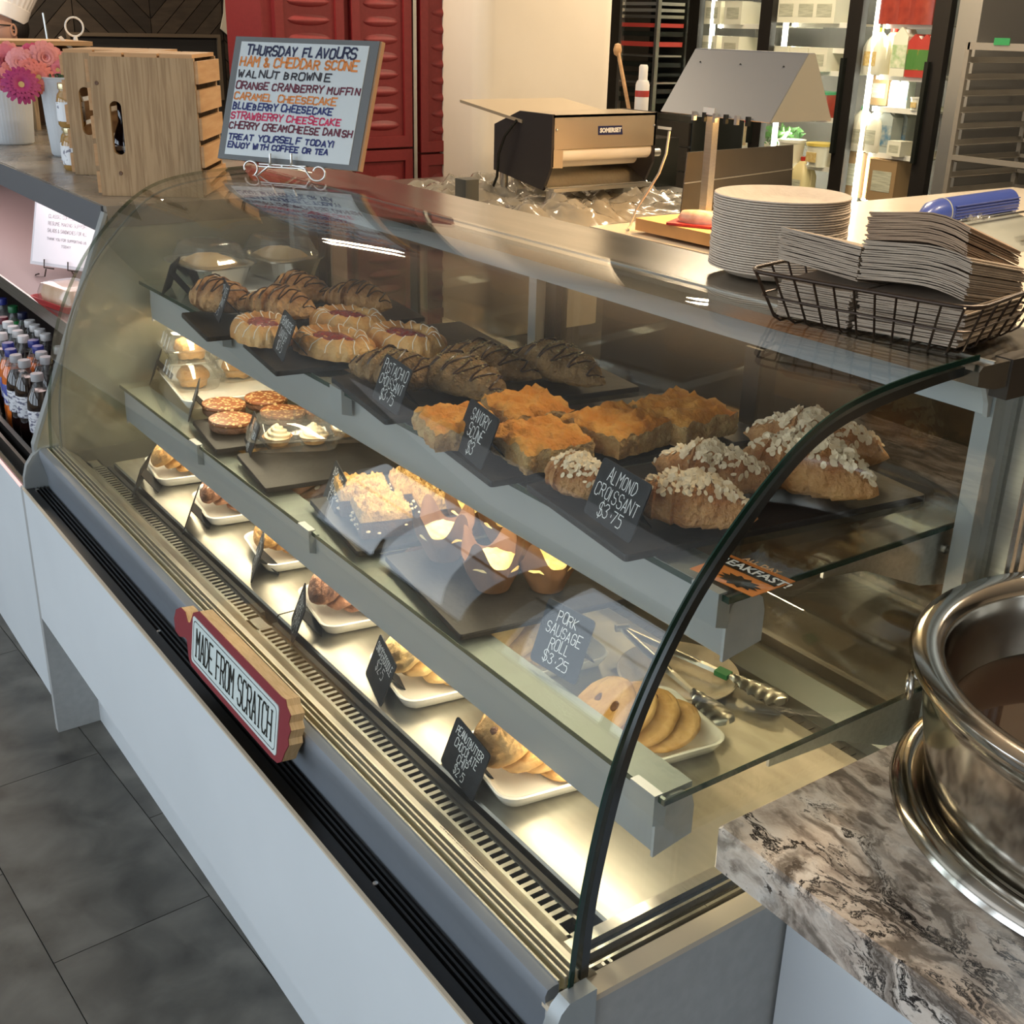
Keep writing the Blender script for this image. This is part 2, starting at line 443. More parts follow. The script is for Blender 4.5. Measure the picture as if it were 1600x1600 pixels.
# vent strip: slots between short bars
m = MB(); x = -2.47
m.box((-2.52, .640, .676), (-.72, .6445, .684)); m.box((-2.52, .664, .676), (-.72, .668, .684))
m.box((-2.52, .640, .676), (-2.474, .668, .684)); m.box((-.775, .640, .676), (-.72, .668, .684)); m.box((-1.64, .640, .676), (-1.60, .668, .684))
while x < -.79:
    if not (-1.645 < x < -1.605): m.box((x, .6445, .6765), (x + .0062, .664, .6838))
    x += .0138
part('vent_grille', m, M_deck, case)
part('air_duct', MB().box((CX0 + .01, .640, .60), (CX1 - .022, .692, .62)), M_gasket, case)
m = MB()
for a, b in ((-2.455, -1.645), (-1.60, -.80)): m.box((a, .668, .655), (b, .676, .688))
part('duct_gasket', m, mat('grey_gasket', (.05, .048, .042), .7), case)
for a, b in ((-2.475, -1.626), (-1.622, -.755)):
    part('deck_pan', MB().xprism([(.688, .655), (.688, .684), (.691, .687), (1.17, .687), (1.17, .655)], a, b), M_deck, case)
m = MB().box((-2.50, 1.172, .655), (-.73, 1.20, .680))
for i in range(90): m.box((-2.46 + i * .019, 1.178, .680), (-2.46 + i * .019 + .010, 1.190, .6815))
part('rear_vent', m, mat('vent_dark', (.10, .095, .085), .4, .6), case)
part('rear_riser', MB().xprism([(1.20, .655), (1.20, .70), (1.225, .73), (1.245, .73), (1.245, .655)], -2.52, -.73), mat('riser_steel', (.30, .29, .25), .42, .8), case)
# near end channel
m = MB().box((-.756, .60, .62), (-.742, 1.2, .700)); m.box((-.728, .60, .62), (-.7245, 1.2, .703)); m.box((-.7135, .60, .62), (-.710, 1.2, .701))
part('end_channel', m, M_steel, case)
part('end_gasket', MB().box((-.742, .60, .62), (-.706, 1.2, .692)), M_gasket, case)
# end caps of the lip, quarter round
def cap_poly(y0, z0, r): return [(y0, z0)] + [(y0 - r * math.cos(a), z0 + r * math.sin(a)) for a in [PI / 2 * k / 8 for k in range(9)]]
part('lip_end_cap', MB().xprism([(.600, .625), (.517, .625), (.519, .655), (.527, .682), (.542, .702), (.562, .716), (.600, .718)], CX0 - .012, CX0 + .004), M_alu, case, smooth=30)
part('lip_end_cap', MB().xprism([(.600, .60), (.540, .60), (.542, .655), (.548, .685), (.556, .704), (.566, .713), (.600, .714)], CX1 - .012, CX1 + .006), M_alu, case, smooth=30)
# body behind and underneath
part('body', MB().box((-2.55, .64, .02), (-.71, 1.24, .60)), M_grey, case)
# ---- glass
PR_end = [(.598, .706), (.600, .780), (.609, .838), (.622, .909), (.643, .988), (.674, 1.050), (.707, 1.107), (.744, 1.149), (.780, 1.186), (.818, 1.222),
          (.858, 1.247), (.901, 1.261), (.956, 1.270), (1.016, 1.276), (1.057, 1.279), (1.12, 1.281)]
PR_out = [(.576, .700), (.579, .762), (.588, .843), (.606, .939), (.631, 1.012), (.659, 1.068), (.690, 1.119), (.722, 1.158), (.758, 1.195), (.796, 1.229),
          (.842, 1.260), (.892, 1.276), (.947, 1.284), (1.005, 1.2895), (1.06, 1.292), (1.085, 1.293)]
def smooth_poly(P, k=3):
    out = []
    n = len(P)
    for i in range(n - 1):
        p0 = P[max(i - 1, 0)]; p1 = P[i]; p2 = P[i + 1]; p3 = P[min(i + 2, n - 1)]
        for j in range(k):
            t = j / k
            out.append(tuple(.5 * ((2 * p1[a]) + (-p0[a] + p2[a]) * t + (2 * p0[a] - 5 * p1[a] + 4 * p2[a] - p3[a]) * t * t + (-p0[a] + 3 * p1[a] - 3 * p2[a] + p3[a]) * t ** 3) for a in (0, 1)))
    out.append(P[-1]); return out
def relax(P, it=6):
    P = [list(p) for p in P]
    for _ in range(it):
        Q = [p[:] for p in P]
        for i in range(1, len(P) - 1):
            for a in (0, 1): Q[i][a] = .5 * P[i][a] + .25 * (P[i - 1][a] + P[i + 1][a])
        P = Q
    return [tuple(p) for p in P]
def offset_curve(P, d):
    out = []
    for i, p in enumerate(P):
        a = P[max(i - 1, 0)]; b = P[min(i + 1, len(P) - 1)]
        t = Vector((b[0] - a[0], b[1] - a[1])).normalized(); out.append((p[0] + t[1] * d, p[1] - t[0] * d))
    return out
C_out = relax(smooth_poly(PR_out, 4), 10); C_in = offset_curve(C_out, .006)
def sheet(P0, P1, x0, x1):
    mb = MB(); n = len(P0)
    vs = [(x0, *p) for p in P0] + [(x1, *p) for p in P0] + [(x0, *p) for p in P1] + [(x1, *p) for p in P1]
    fs = [(i, n + i, n + i + 1, i + 1) for i in range(n - 1)] + [(2 * n + i, 2 * n + i + 1, 3 * n + i + 1, 3 * n + i) for i in range(n - 1)]
    return mb.add(vs, fs)
part('curved_front_glass', sheet(C_out, C_in, -2.552, -.692), M_glass, case, smooth=True)
def edge_band(P0, P1, x0, x1):
    mb = MB(); n = len(P0)
    vs = [(x0, *p) for p in P0] + [(x0, *p) for p in P1] + [(x1, *p) for p in P0] + [(x1, *p) for p in P1]
    fs = [(i, n + i, n + i + 1, i + 1) for i in range(n - 1)] + [(2 * n + i, 2 * n + i + 1, 3 * n + i + 1, 3 * n + i) for i in range(n - 1)]
    fs += [(i, i + 1, 2 * n + i + 1, 2 * n + i) for i in range(n - 1)] + [(n + i, 3 * n + i, 3 * n + i + 1, n + i + 1) for i in range(n - 1)]
    return mb.add(vs, fs)
part('glass_edge', edge_band(C_out, C_in, -.692, -.690), M_gedge, case, smooth=True, label='dark green cut edge of the curved glass')
M_gedge2 = glass_mat('far_glass_edge', (.62, .68, .62), 1.6)
part('glass_edge', edge_band(C_out, C_in, -2.5545, -2.552), M_gedge2, case, smooth=True)
E_out = relax(smooth_poly(PR_end, 4), 10); E_in = offset_curve(E_out, .010)
part('end_gasket_strip', edge_band(E_out, E_in, -.708, -.698), M_gasket, case, smooth=40, label='black edge strip of the near end glass')
E2_in = offset_curve(E_out, .003)
part('end_gasket_strip', edge_band(E_out, E2_in, -2.546, -2.541), mat('clear_strip', (.16, .17, .15), .2), case, smooth=40, label='thin edge of the far end glass')
def end_pane(x0, x1):
    poly = [(1.2, .70)] + [(y, z) for y, z in E_in[::3]] + [(1.2, 1.272)]
    return MB().xprism(poly, x0, x1)
part('end_glass', end_pane(-.706, -.701), M_glass, case)
part('end_glass', end_pane(-2.545, -2.541), M_glass, case)
# ---- canopy
part('canopy_top', MB().xprism([(1.075, 1.262), (1.073, 1.278), (1.079, 1.2835), (1.270, 1.2835), (1.274, 1.278), (1.274, 1.255), (1.105, 1.255)], -2.545, CX1), M_top, case, smooth=30)
part('canopy_seam', MB().box((-2.54, 1.100, 1.2835), (CX1 - .002, 1.103, 1.2855)), M_steel, case)
hood = [(1.160, 1.205), (1.155, 1.225), (1.135, 1.248), (1.105, 1.262), (1.10, 1.268), (1.205, 1.268), (1.205, 1.205)]
hood = [(1.161, 1.207), (1.158, 1.222), (1.148, 1.240), (1.130, 1.252), (1.105, 1.256), (1.205, 1.256), (1.205, 1.207)]
part('canopy_light_hood', MB().xprism(hood, -2.53, -.722), mat('hood_paint', (.50, .55, .58), .35, .2), case, smooth=40)
part('hood_end_cap', MB().xprism([(1.160, 1.205), (1.157, 1.222), (1.147, 1.241), (1.130, 1.254), (1.208, 1.256), (1.208, 1.205)], -.722, -.716), M_grey, case)
part('canopy_end_bracket', MB().box((-.700, 1.128, 1.240), (CX1 + .002, 1.275, 1.2845)), mat('bracket_bronze', (.055, .045, .035), .35, .4), case)
# ---- rear frame and sliding doors
def post(x0, x1):
    part('rear_post', MB().box((x0, 1.165, .70), (x1, 1.200, 1.256)), M_alu, case)
post(-.735, -.712); post(-2.545, -2.52)
m = MB(); m.box((-.712, 1.20, .69), (-.682, 1.262, 1.256))
for y in (1.206, 1.224, 1.245): m.box((-.682, y, .69), (-.679, y + .003, 1.25))
part('end_frame', m, M_steel, case)
part('end_frame', MB().box((-2.57, 1.20, .69), (-2.53, 1.262, 1.256)), M_steel, case)
M_stile = mat('door_frame_black', (.018, .016, .014), .35, .3)
M_rear = glass_mat('rear_door_glass', (.80, .77, .68), 1.75)
for k, (a, b, y) in enumerate(((-2.52, -1.60, 1.228), (-1.66, -.73, 1.244))):
    d = part('sliding_door', MB().box((a + .035, y, .735), (b - .035, y + .004, 1.215)), M_rear, case)
    m = MB(); m.box((a, y - .004, .73), (a + .036, y + .009, 1.25)); m.box((b - .036, y - .004, .73), (b, y + .009, 1.25))
    m.box((a, y - .004, 1.215), (b, y + .009, 1.25)); m.box((a, y - .004, .73), (b, y + .009, .748))
    part('door_frame', m, M_stile, d)
for x in (-2.10, -1.15):
    part('door_handle', MB().box((x, 1.226, .80), (x + .03, 1.232, 1.18)), M_stile, case)
part('shelf_standard', MB().box((-1.640, 1.195, .70), (-1.618, 1.215, 1.25)), M_alu2, case)
for z in (1.062, .836):
    part('shelf_bracket', MB().box((-1.660, 1.13, z - .01), (-1.605, 1.20, z)), M_alu2, case)
    m = MB(); m.yprism([(-.748, z - .002), (-.742, z - .002), (-.742, z - .002), (-.748, z - .002)], 1, 1.01) if False else None
    part('shelf_bracket', MB().xprism([(.95 if z > 1 else .90, z - .002), (1.20, z - .002), (1.20, z - .085), (1.13, z - .070), (1.02, z - .022), (.95 if z > 1 else .90, z - .014)], -.748, -.744), M_steel, case)
    part('shelf_bracket', MB().xprism([(.95, z - .002), (1.20, z - .002), (1.20, z - .085), (1.02, z - .02)], -2.53, -2.526), M_steel, case)
part('bracket_bolt', MB().lathe([(0, 0), (.006, 0), (.006, .003), (0, .005)], 10), M_chrome, case).matrix_local = Matrix.Translation((-.744, 1.17, 1.03)) @ Matrix.Rotation(PI / 2, 4, 'Y')
# ---- glass shelves with their lamp housings
SHZ = {'lower': (.737, .8365, .843, -2.535), 'upper': (.803, 1.0585, 1.0655, -2.535)}
M_house = mat('lamp_housing', (.36, .375, .37), .42, .2)
for nm, (yf, z0, z1, xl) in SHZ.items():
    sh = part('glass_shelf', MB().box((xl, yf, z0), (-.742, 1.20, z1)), M_shelf, case, label='%s glass shelf' % nm)
    e = MB(); e.box((xl, yf - .001, z0), (-.740, yf, z1)); e.box((-.742, yf, z0), (-.740, 1.20, z1))
    part('shelf_edge', e, M_gedge, sh)
    # D-shaped housing under the front edge
    y0 = yf + .006; zt = z0 - .002
    D = [(y0, zt), (y0, zt - .050)]
    if nm == 'upper': y0 += .012
    hs = [(y0, zt - .006), (y0, zt - .074), (y0 + .004, zt - .080), (y0 + .030, zt - .080), (y0 + .030, zt - .076), (y0 + .006, zt - .073), (y0 + .0045, zt - .010), (y0 + .02, zt - .002), (y0 + .02, zt)]
    hs = [(y0, zt - .002), (y0, zt - .068), (y0 + .001, zt - .074), (y0 + .003, zt - .076), (y0 + .005, zt - .074), (y0 + .005, zt - .060), (y0 + .005, zt - .010),
          (y0 + .055, zt - .010), (y0 + .055, zt - .002)]
    hh = part('lamp_housing', MB().xprism(hs, xl + .01, -.762), M_house, case, smooth=30)
    cap = [(y0, zt - .080), (y0, zt - .030), (y0 + .006, zt - .014), (y0 + .02, zt - .005), (y0 + .038, zt - .006), (y0 + .052, zt - .016), (y0 + .057, zt - .032), (y0 + .057, zt - .070)]
    for xx in (-.762, xl + .006): part('end_cap', MB().xprism(cap, xx, xx + .004), M_grey, hh)
    part('lamp_tube', MB().tube([(xl + .03, y0 + .028, zt - .052), (-.78, y0 + .028, zt - .052)], .0085, 10), M_tube, hh)
    for xx in (-.79, -1.62, -2.1):
        part('shelf_clip', MB().xprism([(yf - .006, z1 + .002), (yf - .006, z0 - .030), (yf + .012, z0 - .036), (yf + .012, z0 - .001), (yf + .002, z0 - .001), (yf + .002, z1), (yf + .006, z1), (yf + .006, z1 + .002)], xx, xx + .040), M_alu, hh)
    a = area('shelf_lamp_light', ((xl - .76) / 2, y0 + .030, zt - .063), ((xl - .76) / 2, y0 + .060, 0), 1.7, .018, 2.3 if nm == 'lower' else 3.6, (1.0, .83, .56))
# divider panel between this case and the drinks case
part('divider_panel', MB().xprism([(.556, .63), (.556, .722), (.762, 1.205), (1.26, 1.205), (1.26, .63)], CX0 - .026, CX0 - .008), M_olive, case)
part('divider_edging', MB().xprism([(.549, .70), (.549, .722), (.756, 1.208), (.763, 1.205), (.556, .720), (.556, .70)], CX0 - .028, CX0 - .004), M_alu, case)
# small printed mark on the inner slope
mb = MB(); write(mb, 'CANADIAN DISPLAY DESIGNS', (-.93, .604, .7137), (1, 0, 0), (0, .8, -.35), (0, .4, 1), .005, thick=.0007, jit=0, slant=0)
part('maker_text', mb, M_gasket, case)


# ================================================================== FOOD MATERIALS
M_crust = mat('baked_crust', (.22, .085, .028), .5, color2=(.62, .36, .15), scale=26, lo=.32, hi=.66, bump=.7, bscale=110, spec=.3)
M_crust_pale = mat('pale_pastry', (.46, .20, .05), .42, color2=(.70, .42, .16), scale=24, bump=.6, bscale=90, spec=.35)
M_crust_dark = mat('pistachio_pastry', (.15, .085, .035), .6, color2=(.34, .21, .095), scale=40, bump=.9, bscale=150, spec=.25)
M_choc = mat('dark_chocolate', (.045, .02, .012), .3)
M_choc_cookie = mat('chocolate_cookie', (.10, .04, .02), .65, color2=(.20, .09, .045), scale=45, bump=.5, bscale=90)
M_redbrown = mat('cocoa_cookie', (.20, .085, .045), .65, color2=(.33, .16, .09), scale=40, bump=.6, bscale=70)
M_gold = mat('golden_cookie', (.40, .20, .055), .6, color2=(.58, .34, .12), scale=40, bump=.45, bscale=80)
M_sugar = mat('sugar_cookie', (.56, .36, .13), .6, color2=(.70, .50, .24), scale=35, bump=.35, bscale=70)
M_peanut = mat('peanut_cookie', (.46, .24, .07), .6, color2=(.64, .39, .15), scale=35, bump=.35, bscale=70)
M_jam = mat('cherry_jam', (.22, .02, .02), .12, color2=(.36, .05, .04), scale=60, bump=.5, bscale=150, coat=.6)
M_icing = mat('white_icing', (.85, .80, .70), .35)
M_almond = mat('almond_flake', (.72, .56, .36), .6, color2=(.80, .67, .46), scale=90)
M_sugared = mat('sugared_crust', (.32, .115, .028), .55, color2=(.66, .38, .16), scale=30, lo=.38, hi=.74, bump=.8, bscale=140, spec=.3)
M_scone = mat('cheddar_scone', (.58, .21, .025), .65, color2=(.70, .37, .09), spec=.25, scale=28, bump=.6, bscale=110, lo=.4, hi=.75)
M_crumb = mat('scone_crumb', (.56, .38, .16), .8, color2=(.42, .22, .07), scale=50, bump=.9, bscale=130)
M_bar = mat('brownie_layer', (.055, .028, .016), .6, color2=(.12, .065, .035), scale=60, bump=.4, bscale=120)
M_oat = mat('crumble_topping', (.36, .20, .06), .75, color2=(.54, .34, .12), scale=70, bump=.8, bscale=160)
M_paper = mat('brown_baking_paper', (.17, .08, .033), .7, color2=(.13, .06, .025), scale=30, bump=.15, bscale=60)
M_muffin = mat('muffin_top', (.80, .55, .16), .6, color2=(.88, .70, .34), scale=40, bump=.5, bscale=90)
M_foil = mat('foil_pan', (.78, .76, .70), .22, 1)
M_pie = mat('pie_crust', (.74, .48, .21), .6, color2=(.82, .60, .32), scale=25, bump=.3, bscale=90)
M_bread = mat('wholemeal_bread', (.17, .10, .05), .7, color2=(.27, .17, .09), scale=60, bump=.3, bscale=120)

def lattice_top():
    m, nt, b = nodes('speckled_icing')
    tc = nt.nodes.new('ShaderNodeTexCoord'); v = nt.nodes.new('ShaderNodeTexVoronoi'); v.inputs['Scale'].default_value = 130
    nt.links.new(tc.outputs['Object'], v.inputs['Vector'])
    nt.links.new(ramp(nt, [(.30, (.78, .55, .26)), (.42, (.26, .09, .035))], v.outputs['Distance']), b.inputs['Base Color'])
    b.inputs['Roughness'].default_value = .35
    return m
M_lattice = lattice_top()

# ------------------------------------------------------------------ pastry builders
def croissant_fn(L, W, H, bend, seed, ridges=7, sharp=.11, pt=2.4):
    def f(t, a):
        env = max(1 - abs(t) ** 1.75, 0) ** .80 * .96 + .04 * max(1 - t * t, 0) ** .3
        seg = abs(t) * ridges * .5 + .25; fr = seg - math.floor(seg)
        r = env * (1 + sharp * 1.5 * (.55 - fr ** .7))
        tip = 1 + .0 * t
        y = W / 2 * r * math.cos(a); z = H * .62 * r * math.sin(a)
        if math.sin(a) < 0: z *= .45
        x = L / 2 * t
        y += bend * (t * t)
        nz = fbm((x, y, z), 28, seed) * .0035 + fbm((x, y, z), 90, seed) * .0010
        z += H * .28
        k = 1 + nz / max(W * .5 * env, .012)
        return (x, (y - bend * t * t) * k + bend * t * t, max((z - H * .28) * k + H * .28, 0.0))
    return f
def croissant(name, label, kind, L, W, H, bend, seed):
    root = thing(name, label, 'croissant')
    fn = croissant_fn(L, W, H, bend, seed, 8 if kind != 'almond' else 7, .13 if kind != 'almond' else .10)
    m = MB().grid(56, 26, lambda u, v: fn(-1 + 2 * u, 2 * PI * v), closev=True)
    part('crust', m, {'almond': M_sugared, 'pistachio': M_crust_dark, 'chocolate': M_crust}[kind], root, smooth=75)
    rnd = random.Random(seed)
    if kind in ('chocolate', 'pistachio'):
        m = MB(); path = []; N = 13
        for k in range(N):
            t = -.82 + 1.64 * k / (N - 1)
            a0, a1 = (.22 * PI, .80 * PI) if k % 2 else (.80 * PI, .22 * PI)
            for j in range(9):
                q = j / 8; tt = t + (q * .9 - .45) * 1.64 / (N - 1) + .06 * math.sin(q * PI)
                p = Vector(fn(tt, a0 + (a1 - a0) * q)); path.append(p + Vector((0, 0, .0006)))
        m.tube(path, .0014, 5)
        part('chocolate_drizzle', m, M_choc, root, smooth=True)
    if kind == 'pistachio':
        m = MB()
        for k in range(420):
            t = rnd.gauss(0, .42); a = PI / 2 + rnd.gauss(0, .55)
            if abs(t) > .9: continue
            p = Vector(fn(t, a)); s = rnd.uniform(.0009, .0024)
            q = [p + Vector((rnd.uniform(-s, s), rnd.uniform(-s, s), rnd.uniform(0, s * 1.2))) for _ in range(4)]
            m.add(q, [(0, 1, 2), (0, 3, 1), (1, 3, 2), (0, 2, 3)])
        part('nut_crumbs', m, mat('pistachio_crumbs', (.30, .24, .09), .7, color2=(.42, .33, .17), scale=200), root, kind='stuff')
    if kind == 'almond':
        m = MB()
        for k in range(330):
            t = rnd.gauss(0, .40); a = PI / 2 + rnd.gauss(.05, .36)
            if abs(t) > .92: continue
            p = Vector(fn(t, a)) + Vector((0, 0, .0012)); p2 = Vector(fn(t + .03, a)); p3 = Vector(fn(t, a + .08))
            n = ((p2 - p).cross(p3 - p)); n = n.normalized() if n.length > 1e-9 else Vector((0, 0, 1))
            if n.z < 0: n = -n
            n = (n + Vector((rnd.uniform(-.6, .6), rnd.uniform(-.6, .6), rnd.uniform(-.1, .4)))).normalized()
            e = n.orthogonal().normalized(); b = n.cross(e); rot = rnd.uniform(0, PI)
            e, b = e * math.cos(rot) + b * math.sin(rot), b * math.cos(rot) - e * math.sin(rot)
            r1 = rnd.uniform(.0034, .0066); r2 = r1 * rnd.uniform(.5, .75); th = .0006
            ring = [(math.cos(q * PI / 3.5) * r1, math.sin(q * PI / 3.5) * r2) for q in range(7)]
            vs = [p + e * x + b * y + n * th for x, y in ring] + [p + e * x + b * y for x, y in ring]
            m.add(vs, [tuple(range(7))] + [(i, i + 7, (i + 1) % 7 + 7, (i + 1) % 7) for i in range(7)])
        part('almond_flakes', m, M_almond, root, kind='stuff')
    return root
def between(proto, p1, p2, z, label, group, L0, flip=False, wsc=None, tilt=0):
    GROW = 1.06
    """put a long pastry between two photo points on its tray"""
    a = at(*p1, z=z); b = at(*p2, z=z); c = (a + b) / 2; d = b - a
    s = d.length / L0 * GROW; rz = math.atan2(d.y, d.x) + (PI if flip else 0)
    return (Vector((c.x, c.y, z)), rz, (s, wsc or min(s, 1.12), wsc or min(s, 1.1)), label, group)

TZ = 1.0795       # top of the slates on the upper shelf
LZ = .853         # top of the boards on the lower shelf
DZ = .687         # deck
def slate(cx, cy, rz, sx, sy, z, label, mt=None, t=.008, name='slate_board', group=None):
    tilt = 0
    r = thing(name, label, 'board', (cx, cy, z), rz, group)
    mb = MB(); P = rrect(-sx / 2, -sy / 2, sx / 2, sy / 2, .004, 2)
    rnd = random.Random(int(cx * 1000))
    mb.rings([[(x, y, 0) for x, y in P], [(x * 1.0, y * 1.0, t * .7) for x, y in P], [(x * .992, y * .995, t) for x, y in P]])
    part('board', mb, mt or M_slate, r, smooth=20)
    return r
YAW = math.radians(-8)
UP = SHZ['upper'][2]; LO = SHZ['lower'][2]
slate(-.947, 1.0, YAW, .232, .438, UP + .0005, 'black slate board under the almond croissants')
slate(-1.207, 1.0, YAW, .236, .438, UP + .0005, 'black slate board under the savory scones')
slate(-1.489, 1.004, YAW, .238, .43, UP + .0005, 'black slate board under the pistachio croissants')
slate(-1.778, .968, YAW, .205, .42, UP + .0005, 'black slate board under the cherry danishes')
slate(-2.040, .955, YAW, .205, .42, UP + .0005, 'black slate board under the chocolate drizzled croissants')

# almond croissants
al = [Proto(croissant('almond_croissant', 'x', 'almond', .165, .082, .066, .012, 3)), Proto(croissant('almond_croissant', 'x', 'almond', .165, .085, .070, -.010, 11))]
spec = [((852, 728), (962, 774), 'almond croissant half hidden behind its price card', 0), ((980, 780), (1180, 806), 'almond croissant right of the almond croissant card, front one', 1),
        ((1018, 728), (1205, 764), 'almond croissant in the middle of the slate, left of the big dusted one', 0), ((1160, 718), (1372, 772), 'big almond croissant dusted with sugar at its right tip', 1),
        ((1162, 684), (1380, 722), 'almond croissant at the back right of the front slate', 0)]
for i, (a, b, lb, k) in enumerate(spec):
    loc, rz, sc, l, g = between(None, a, b, TZ + .018, lb, 'almond croissants', .165)
    al[k].put((loc.x, loc.y, TZ), rz, lb, 'almond croissants on the nearest slate', sc)
pi_ = [Proto(croissant('pistachio_croissant', 'x', 'pistachio', .165, .078, .056, .012, 21)), Proto(croissant('pistachio_croissant', 'x', 'pistachio', .165, .080, .058, -.008, 33))]
for i, (a, b, lb, k) in enumerate([((542, 574), (700, 602), 'pistachio croissant standing behind its price card', 0), ((652, 578), (795, 622), 'pistachio croissant front right of the pistachio card', 1),
        ((684, 558), (834, 594), 'pistachio croissant in the middle behind the front one', 0), ((797, 558), (946, 600), 'pistachio croissant farthest right on its slate', 1)]):
    loc, rz, sc, l, g = between(None, a, b, TZ + .016, lb, '', .165)
    pi_[k].put((loc.x, loc.y, TZ), rz, lb, 'pistachio croissants on the middle slate', sc)
ch_ = [Proto(croissant('chocolate_croissant', 'x', 'chocolate', .165, .088, .070, .012, 41)), Proto(croissant('chocolate_croissant', 'x', 'chocolate', .165, .088, .068, -.012, 57))]
for i, (a, b, lb, k) in enumerate([((296, 462), (392, 480), 'chocolate drizzled croissant behind the chocolate croissant card', 0), ((386, 474), (497, 488), 'chocolate drizzled croissant second from left, in front', 1),
        ((424, 450), (515, 466), 'chocolate drizzled croissant at the back, touching the clear pie box', 0), ((510, 464), (614, 478), 'chocolate drizzled croissant alone at the right end of its slate', 1)]):
    loc, rz, sc, l, g = between(None, a, b, TZ + .02, lb, '', .165)
    ch_[k].put((loc.x, loc.y, TZ), rz, lb, 'chocolate croissants on the far slate', sc)

# danishes
def danish(seed):
    root = thing('cherry_danish', 'x', 'danish'); rnd = random.Random(seed)
    A, B, H = .074, .052, .031
    def f(u, v):
        r = u; a = 2 * PI * v
        if r < .50: z = H * (.72 + .10 * r)
        else:
            q = (r - .50) / .50
            z = H * (.77 + .28 * math.sin(min(q * 2.0, 1) * PI * .55)) * (1 - max(q - .35, 0) ** 2 * 2.2)
        rr = min(r * 1.06, 1.0)
        crimp = 1 + .035 * math.sin(a * 17 + 2 * math.sin(a * 2)) * (r ** 2)
        x = A * rr * crimp * math.copysign(abs(math.cos(a)) ** .9, math.cos(a)); y = B * rr * crimp * math.copysign(abs(math.sin(a)) ** .9, math.sin(a))
        if .35 < r < .99: z += .0028 * math.sin(a * 17 + 2 * math.sin(a * 2)) * (r - .3)
        z += fbm((x, y, .3), 40, seed) * .0035
        return (x, y, max(z, 0) if r < .999 else 0)
    part('pastry', MB().grid(26, 68, f, closev=True), M_crust_pale, root, smooth=75)
    def g(u, v):
        a = 2 * PI * v; x = A * .60 * u * math.cos(a); y = B * .50 * u * math.sin(a)
        return (x, y, H * .80 + .004 * (1 - u * u) + fbm((x, y, .9), 120, seed) * .002 - (.005 if u > .95 else 0))
    part('cherry_filling', MB().grid(10, 32, g, closev=True), M_jam, root, smooth=75)
    m = MB(); N = 15
    for k in range(N):
        a = 2 * PI * k / N + .2; p = []
        for j in range(6):
            u = .52 + .42 * j / 5; q = f(u, (a + .12 * math.sin(j)) / (2 * PI)); p.append((q[0], q[1], q[2] + .0008))
        m.tube(p, .0009, 5)
    part('icing_drizzle', m, M_icing, root, smooth=True)
    return root
dn = [Proto(danish(5)), Proto(danish(9))]
for i, (p, rz, lb, k) in enumerate([((412, 516), -.1, 'cherry danish half hidden behind the cream cheese danish card', 0), ((521, 538), .25, 'cherry danish in front, right of the danish card', 1),
         ((545, 503), .3, 'cherry danish at the back of its slate', 0), ((634, 532), .2, 'cherry danish farthest right on its slate', 1)]):
    q = at(*p, z=TZ + .012); dn[k].put((q.x, q.y, TZ), rz, lb, 'cherry danishes on one slate', (1.08, 1.02, 1))

# scones
def scone(seed, W=.105, D=.095, H=.036):
    root = thing('savory_scone', 'x', 'scone')
    def f(u, v, top=True):
        x = (u - .5) * W; y = (v - .5) * D
        return x, y
    n = 22
    def h(x, y):
        ex = min(1, (W / 2 - abs(x)) / .007); ey = min(1, (D / 2 - abs(y)) / .007)
        e = max(min(ex, ey), 0)
        return H * (.80 + .20 * math.sqrt(e)) * (1 + .10 * (y / D)) + fbm((x, y, 0), 45, seed) * .0055 + fbm((x, y, 5), 120, seed) * .0022
    def topf(u, v):
        x, y = f(u, v); k = 1 + .05 * fbm((x, y, 2), 60, seed)
        rag = fbm((x, 0, seed), 80, seed) * .006 * max(0, .5 - v)
        return (x * k, y * k + rag, h(x, y))
    part('crust', MB().grid(n, n, topf), M_scone, root, smooth=75)
    m = MB(); ring = []
    for k in range(n): ring.append((k / n, 0))
    for k in range(n): ring.append((1, k / n))
    for k in range(n): ring.append((1 - k / n, 1))
    for k in range(n): ring.append((0, 1 - k / n))
    vs = []; L = 7
    for j in range(L + 1):
        q = j / L
        for (u, v) in ring:
            t = topf(u, v); z = t[2] * (1 - q)
            s = 1 + (.045 * math.sin(q * PI) + .03 * fbm((t[0] * 1.2, t[1] * 1.2, z * 3), 70, seed)) * (0 if j == 0 else 1)
            vs.append((t[0] * s, t[1] * s, z))
    R = len(ring); fs = []
    for j in range(L):
        for k in range(R):
            k2 = (k + 1) % R; fs.append((j * R + k, (j + 1) * R + k, (j + 1) * R + k2, j * R + k2))
    m.add(vs, fs)
    part('crumb_side', m, M_crumb, root, smooth=75)
    return root
sc_ = [Proto(scone(3)), Proto(scone(8)), Proto(scone(15))]
for (p, rz, lb, k, s) in [((716, 662), -.3, 'orange cheddar scone mostly behind the savory scone card', 0, .95), ((822, 640), -.15, 'cheddar scone behind the front square one', 1, 1),
        ((845, 690), -.12, 'front square cheddar scone right of the savory scone card', 2, 1), ((962, 668), .1, 'third cheddar scone with its pale crumbly tip to the right', 0, 1.03), ((1062, 650), .05, 'cheddar scone farthest right, brightly lit', 1, 1.08)]:
    q = at(*p, z=TZ + .02); sc_[k].put((q.x, q.y, TZ), rz, lb, 'savory scones on one slate', s)
for r_ in range(26):
    pass

